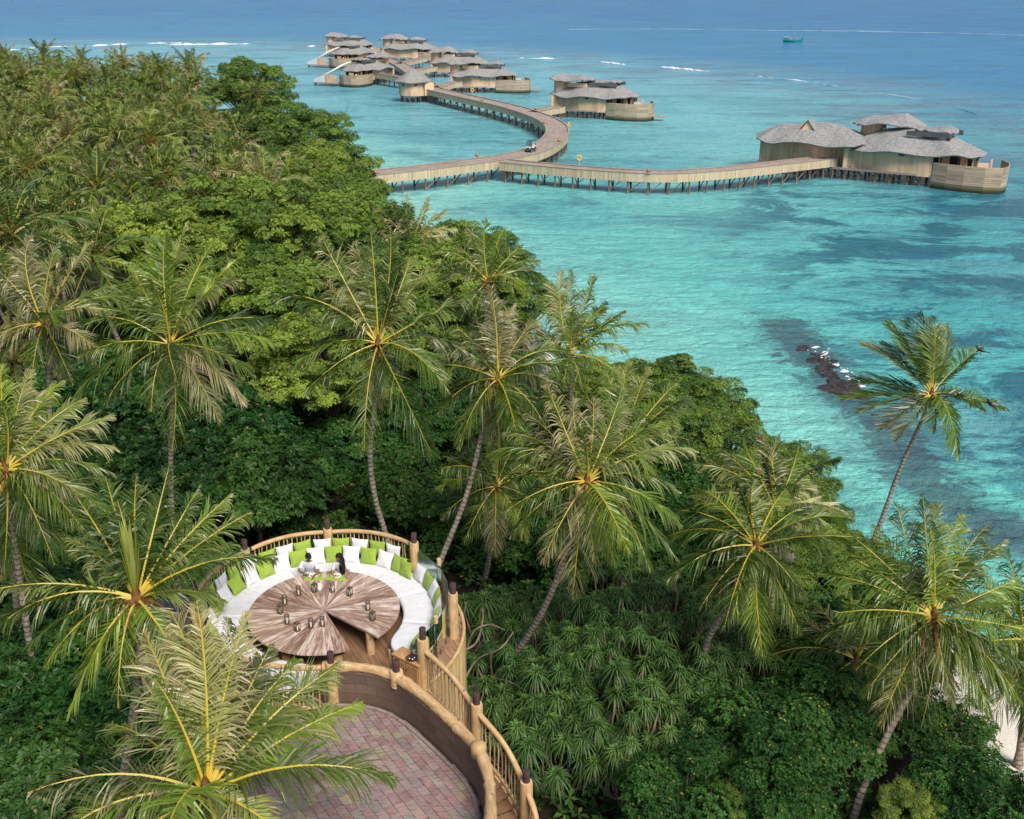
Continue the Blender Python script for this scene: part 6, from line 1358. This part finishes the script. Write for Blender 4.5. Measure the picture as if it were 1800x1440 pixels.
# ---------------------------------------------------------------- cart, boat, birds
rng=np.random.RandomState(41)
i=int(np.argmin(np.hypot(*(J1P[:,:2]-at_z(924,266,JZ)[:2]).T))); t=unit(J1P[i-2]-J1P[i+2]); cp_=J1P[i]+[0,0,.01]
o=root('golf_cart',cp_,'small white and dark blue buggy with a roof driving on the curved jetty','buggy',rz=math.atan2(t[1],t[0]))
g=G(); g.box((0,0,.42),(2.35,1.15,.22),a=(0,0,0)); g.box((.85,0,.66),(.62,1.08,.36),a=(0,0,0),taper=.8); g.box((-.75,0,.62),(.75,1.1,.32),a=(0,0,0),taper=.9); g.build('body',M['cartd'],o)
g=G(); g.box((-.95,0,.85),(.5,1.0,.3),a=(0,0,0),taper=.85); g.box((.95,0,.88),(.35,.9,.1),a=(0,0,0),taper=.8); g.build('bag_rack',M['cartw'],o)
g=G(); g.box((-.15,0,.72),(.5,1.05,.16),a=(0,0,0)); g.box((-.42,0,1.0),(.12,1.05,.5),a=(0,0,0)); g.build('seat',M['cartw'],o)
g=G(); g.box((-.05,0,1.86),(1.75,1.2,.07),a=(0,0,0),taper=.94); g.build('roof',M['cartd'],o)
for sx,sy in ((.62,.52),(.62,-.52),(-.72,.52),(-.72,-.52)): g=G(); g.tube([[sx*1.15,sy,.8],[sx,sy,1.84]],.03,5,a=(0,0,0)); g.build('pillar',M['black'],o)
g=G(); g.grid(np.array([[[.74,-.5,.85],[.64,-.5,1.8]],[[.74,.5,.85],[.64,.5,1.8]]])); g.build('windscreen',M['glass'],o)
g=G(); g.tube([[.45,.25,.95],[.3,.25,1.05]],.02,5,a=(0,0,0)); th=np.linspace(0,6.283,11); g.tube([[.29+.05*math.cos(q),.25+.17*math.sin(q),1.06+.12*math.cos(q)] for q in th],.015,4,a=(0,0,0)); g.build('steering_wheel',M['black'],o)
for sx in (.78,-.78):
    for sy in (-.52,.52):
        g=G(); g.tube([[sx,sy-.09,.24],[sx,sy+.09,.24]],.24,14,a=(0,0,0)); w_=g.build('wheel',M['tyre'],o,smooth=False); g=G(); g.tube([[sx,sy-.1,.24],[sx,sy+.1,.24]],.12,10,a=(0,0,0)); g.build('rim',M['cartw'],w_)
for sy in (-.38,.38): g=G(); g.lathe([(.001,-.02),(.08,-.02),(.07,.03),(.001,.04)],(0,0,0),10,(0,0,0)); q=g.build('headlight',M['china'],o,loc=(1.16,sy,.68)); q.rotation_euler=(0,R(90),0)
# boat
bp_=at_z(1393,74,0); o=root('fishing_boat',bp_,'small turquoise wooden boat with a raised prow far out on the open sea','boat',rz=R(-6),sc=.85)
g=G(); rows=[]
for u in np.linspace(-5,5.4,15):
    q=(u+5)/10.4; w_=1.35*math.sin(min(1,(q*1.15+.22))*math.pi)**.6 if q<.97 else .05; w_=max(w_,.06); sh=.9+.35*(abs(u)/5)**2+(1.0*max(0,(u-3.6)/1.8)**2); rows.append([[u,-w_,sh],[u,-w_*.85,.35],[u,-w_*.3,-.3],[u,w_*.3,-.3],[u,w_*.85,.35],[u,w_,sh],[u,w_*.85,sh-.05],[u,0,sh-.45],[u,-w_*.85,sh-.05]])
g.grid(np.array(rows),closed=True); g.build('hull',M['teal'],o)
g=G(); g.tube([[5.2,0,1.8],[5.7,0,3.0],[5.6,0,4.2]],[.16,.13,.06],6,a=(0,0,0)); g.build('prow',M['teal'],o)
g=G(); g.box((-3.4,0,1.7),(2.6,2.0,1.5),a=(0,0,0),taper=.9); g.build('cabin',M['teal'],o); g=G(); g.box((-3.4,0,2.55),(3.0,2.3,.12),a=(0,0,0)); g.build('roof',M['cartw'],o)
g=G(); g.tube([[-1.2,0,.8],[-1.2,0,3.4]],.06,5,a=(0,0,0)); g.build('mast',M['stilt'],o)
for k,(bx,mt,lb) in enumerate([(.6,'red','person in red standing amidships in the turquoise boat'),(-.6,'shirt','person in white beside the one in red in the turquoise boat'),(2.1,'trouser','person in beige near the prow of the turquoise boat')]):
    ca_=math.cos(R(-6)); p=bp_+[.85*bx*ca_,.85*bx*math.sin(R(-6)),.47]; q=root('person',p,lb,'person',rz=.5*k)
    V=[(0,0,.82),(0,0,1.05),(0,0,1.32),(0,0,1.47),(0,0,1.57),(0,-.01,1.70)]; Rd=[(.15,.11),(.14,.1),(.17,.11),.055,.09,.085]; E=[(0,1),(1,2),(2,3),(3,4),(4,5)]
    for sg in(-1,1):
        V+=[(sg*.19,0,1.36),(sg*.27,-.05,1.08),(sg*.26,-.2,.86),(sg*.25,-.27,.8)]; m_=len(V); Rd+=[.055,.042,.03,.035]; E+=[(2,m_-4),(m_-4,m_-3),(m_-3,m_-2),(m_-2,m_-1)]
        V+=[(sg*.1,0,.74),(sg*.12,-.03,.42),(sg*.12,0,.06),(sg*.12,-.14,.02)]; m_=len(V); Rd+=[.085,.06,.04,.035]; E+=[(0,m_-4),(m_-4,m_-3),(m_-3,m_-2),(m_-2,m_-1)]
    link('body',skin('body',V,E,Rd,M['skin'],q,1),q)
    V=[(0,0,.8),(0,0,1.05),(0,0,1.34)]+[(s_*.19,0,1.37) for s_ in(-1,1)]+[(s_*.26,-.04,1.12) for s_ in(-1,1)]; link('shirt',skin('shirt',V,[(0,1),(1,2),(2,3),(2,4),(3,5),(4,6)],[(.17,.13),(.16,.12),(.18,.12),.07,.07,.06,.06],M[mt],q,1),q)
# birds
def bird(p,mt,label,cat,s=1.,rz=0,long=False):
    V=[(0,-.16,.10),(0,0,.13),(0,.13,.17)]; Rd=[.02,.075,.06]; E=[(0,1),(1,2)]
    if long: V+=[(0,.17,.28),(0,.13,.38),(0,.17,.46),(0,.20,.47),(0,.31,.45)]; Rd+=[.025,.02,.03,.028,.006]; E+=[(2,3),(3,4),(4,5),(5,6),(6,7)]
    else: V+=[(0,.19,.24),(0,.21,.27),(0,.29,.26)]; Rd+=[.04,.042,.006]; E+=[(2,3),(3,4),(4,5)]
    m_=len(V); V+=[(0,-.34,.07)]; Rd+=[.016]; E+=[(0,m_)]
    q=root(cat,p,label,'bird',rz=rz,sc=s); link('body',skin('body',V,E,Rd,mt,q,1),q); lg=-.28 if long else -.03
    for sg in(-1,1): g=G(); g.tube([[sg*.03,.02,.1],[sg*.035,.03,(.1+lg)/2],[sg*.03,.01,lg]],.008,4,a=(0,0,0)); g.tube([[sg*.03,.01,lg],[sg*.04,.07,lg]],.007,4,a=(0,0,0)); g.build('leg',M['black'] if not long else M['stilt'],q)
bird(at_z(1450,627,.55),M['feather'],'pale grey heron standing on the dark rocks in the shallows','heron',s=1.6,rz=R(-70),long=True)
for px,py,rz,lb in ((1725,622,1.,'black crow on the highest right frond tip of the lone leaning palm'),(1688,701,2.,'black crow near the heart of the lone leaning palm'),(1741,717,.3,'black crow on the lowest right frond tip of the lone leaning palm')): bird(at_d(px,py,60.5),M['crow'],lb,'crow',s=1.5,rz=rz)
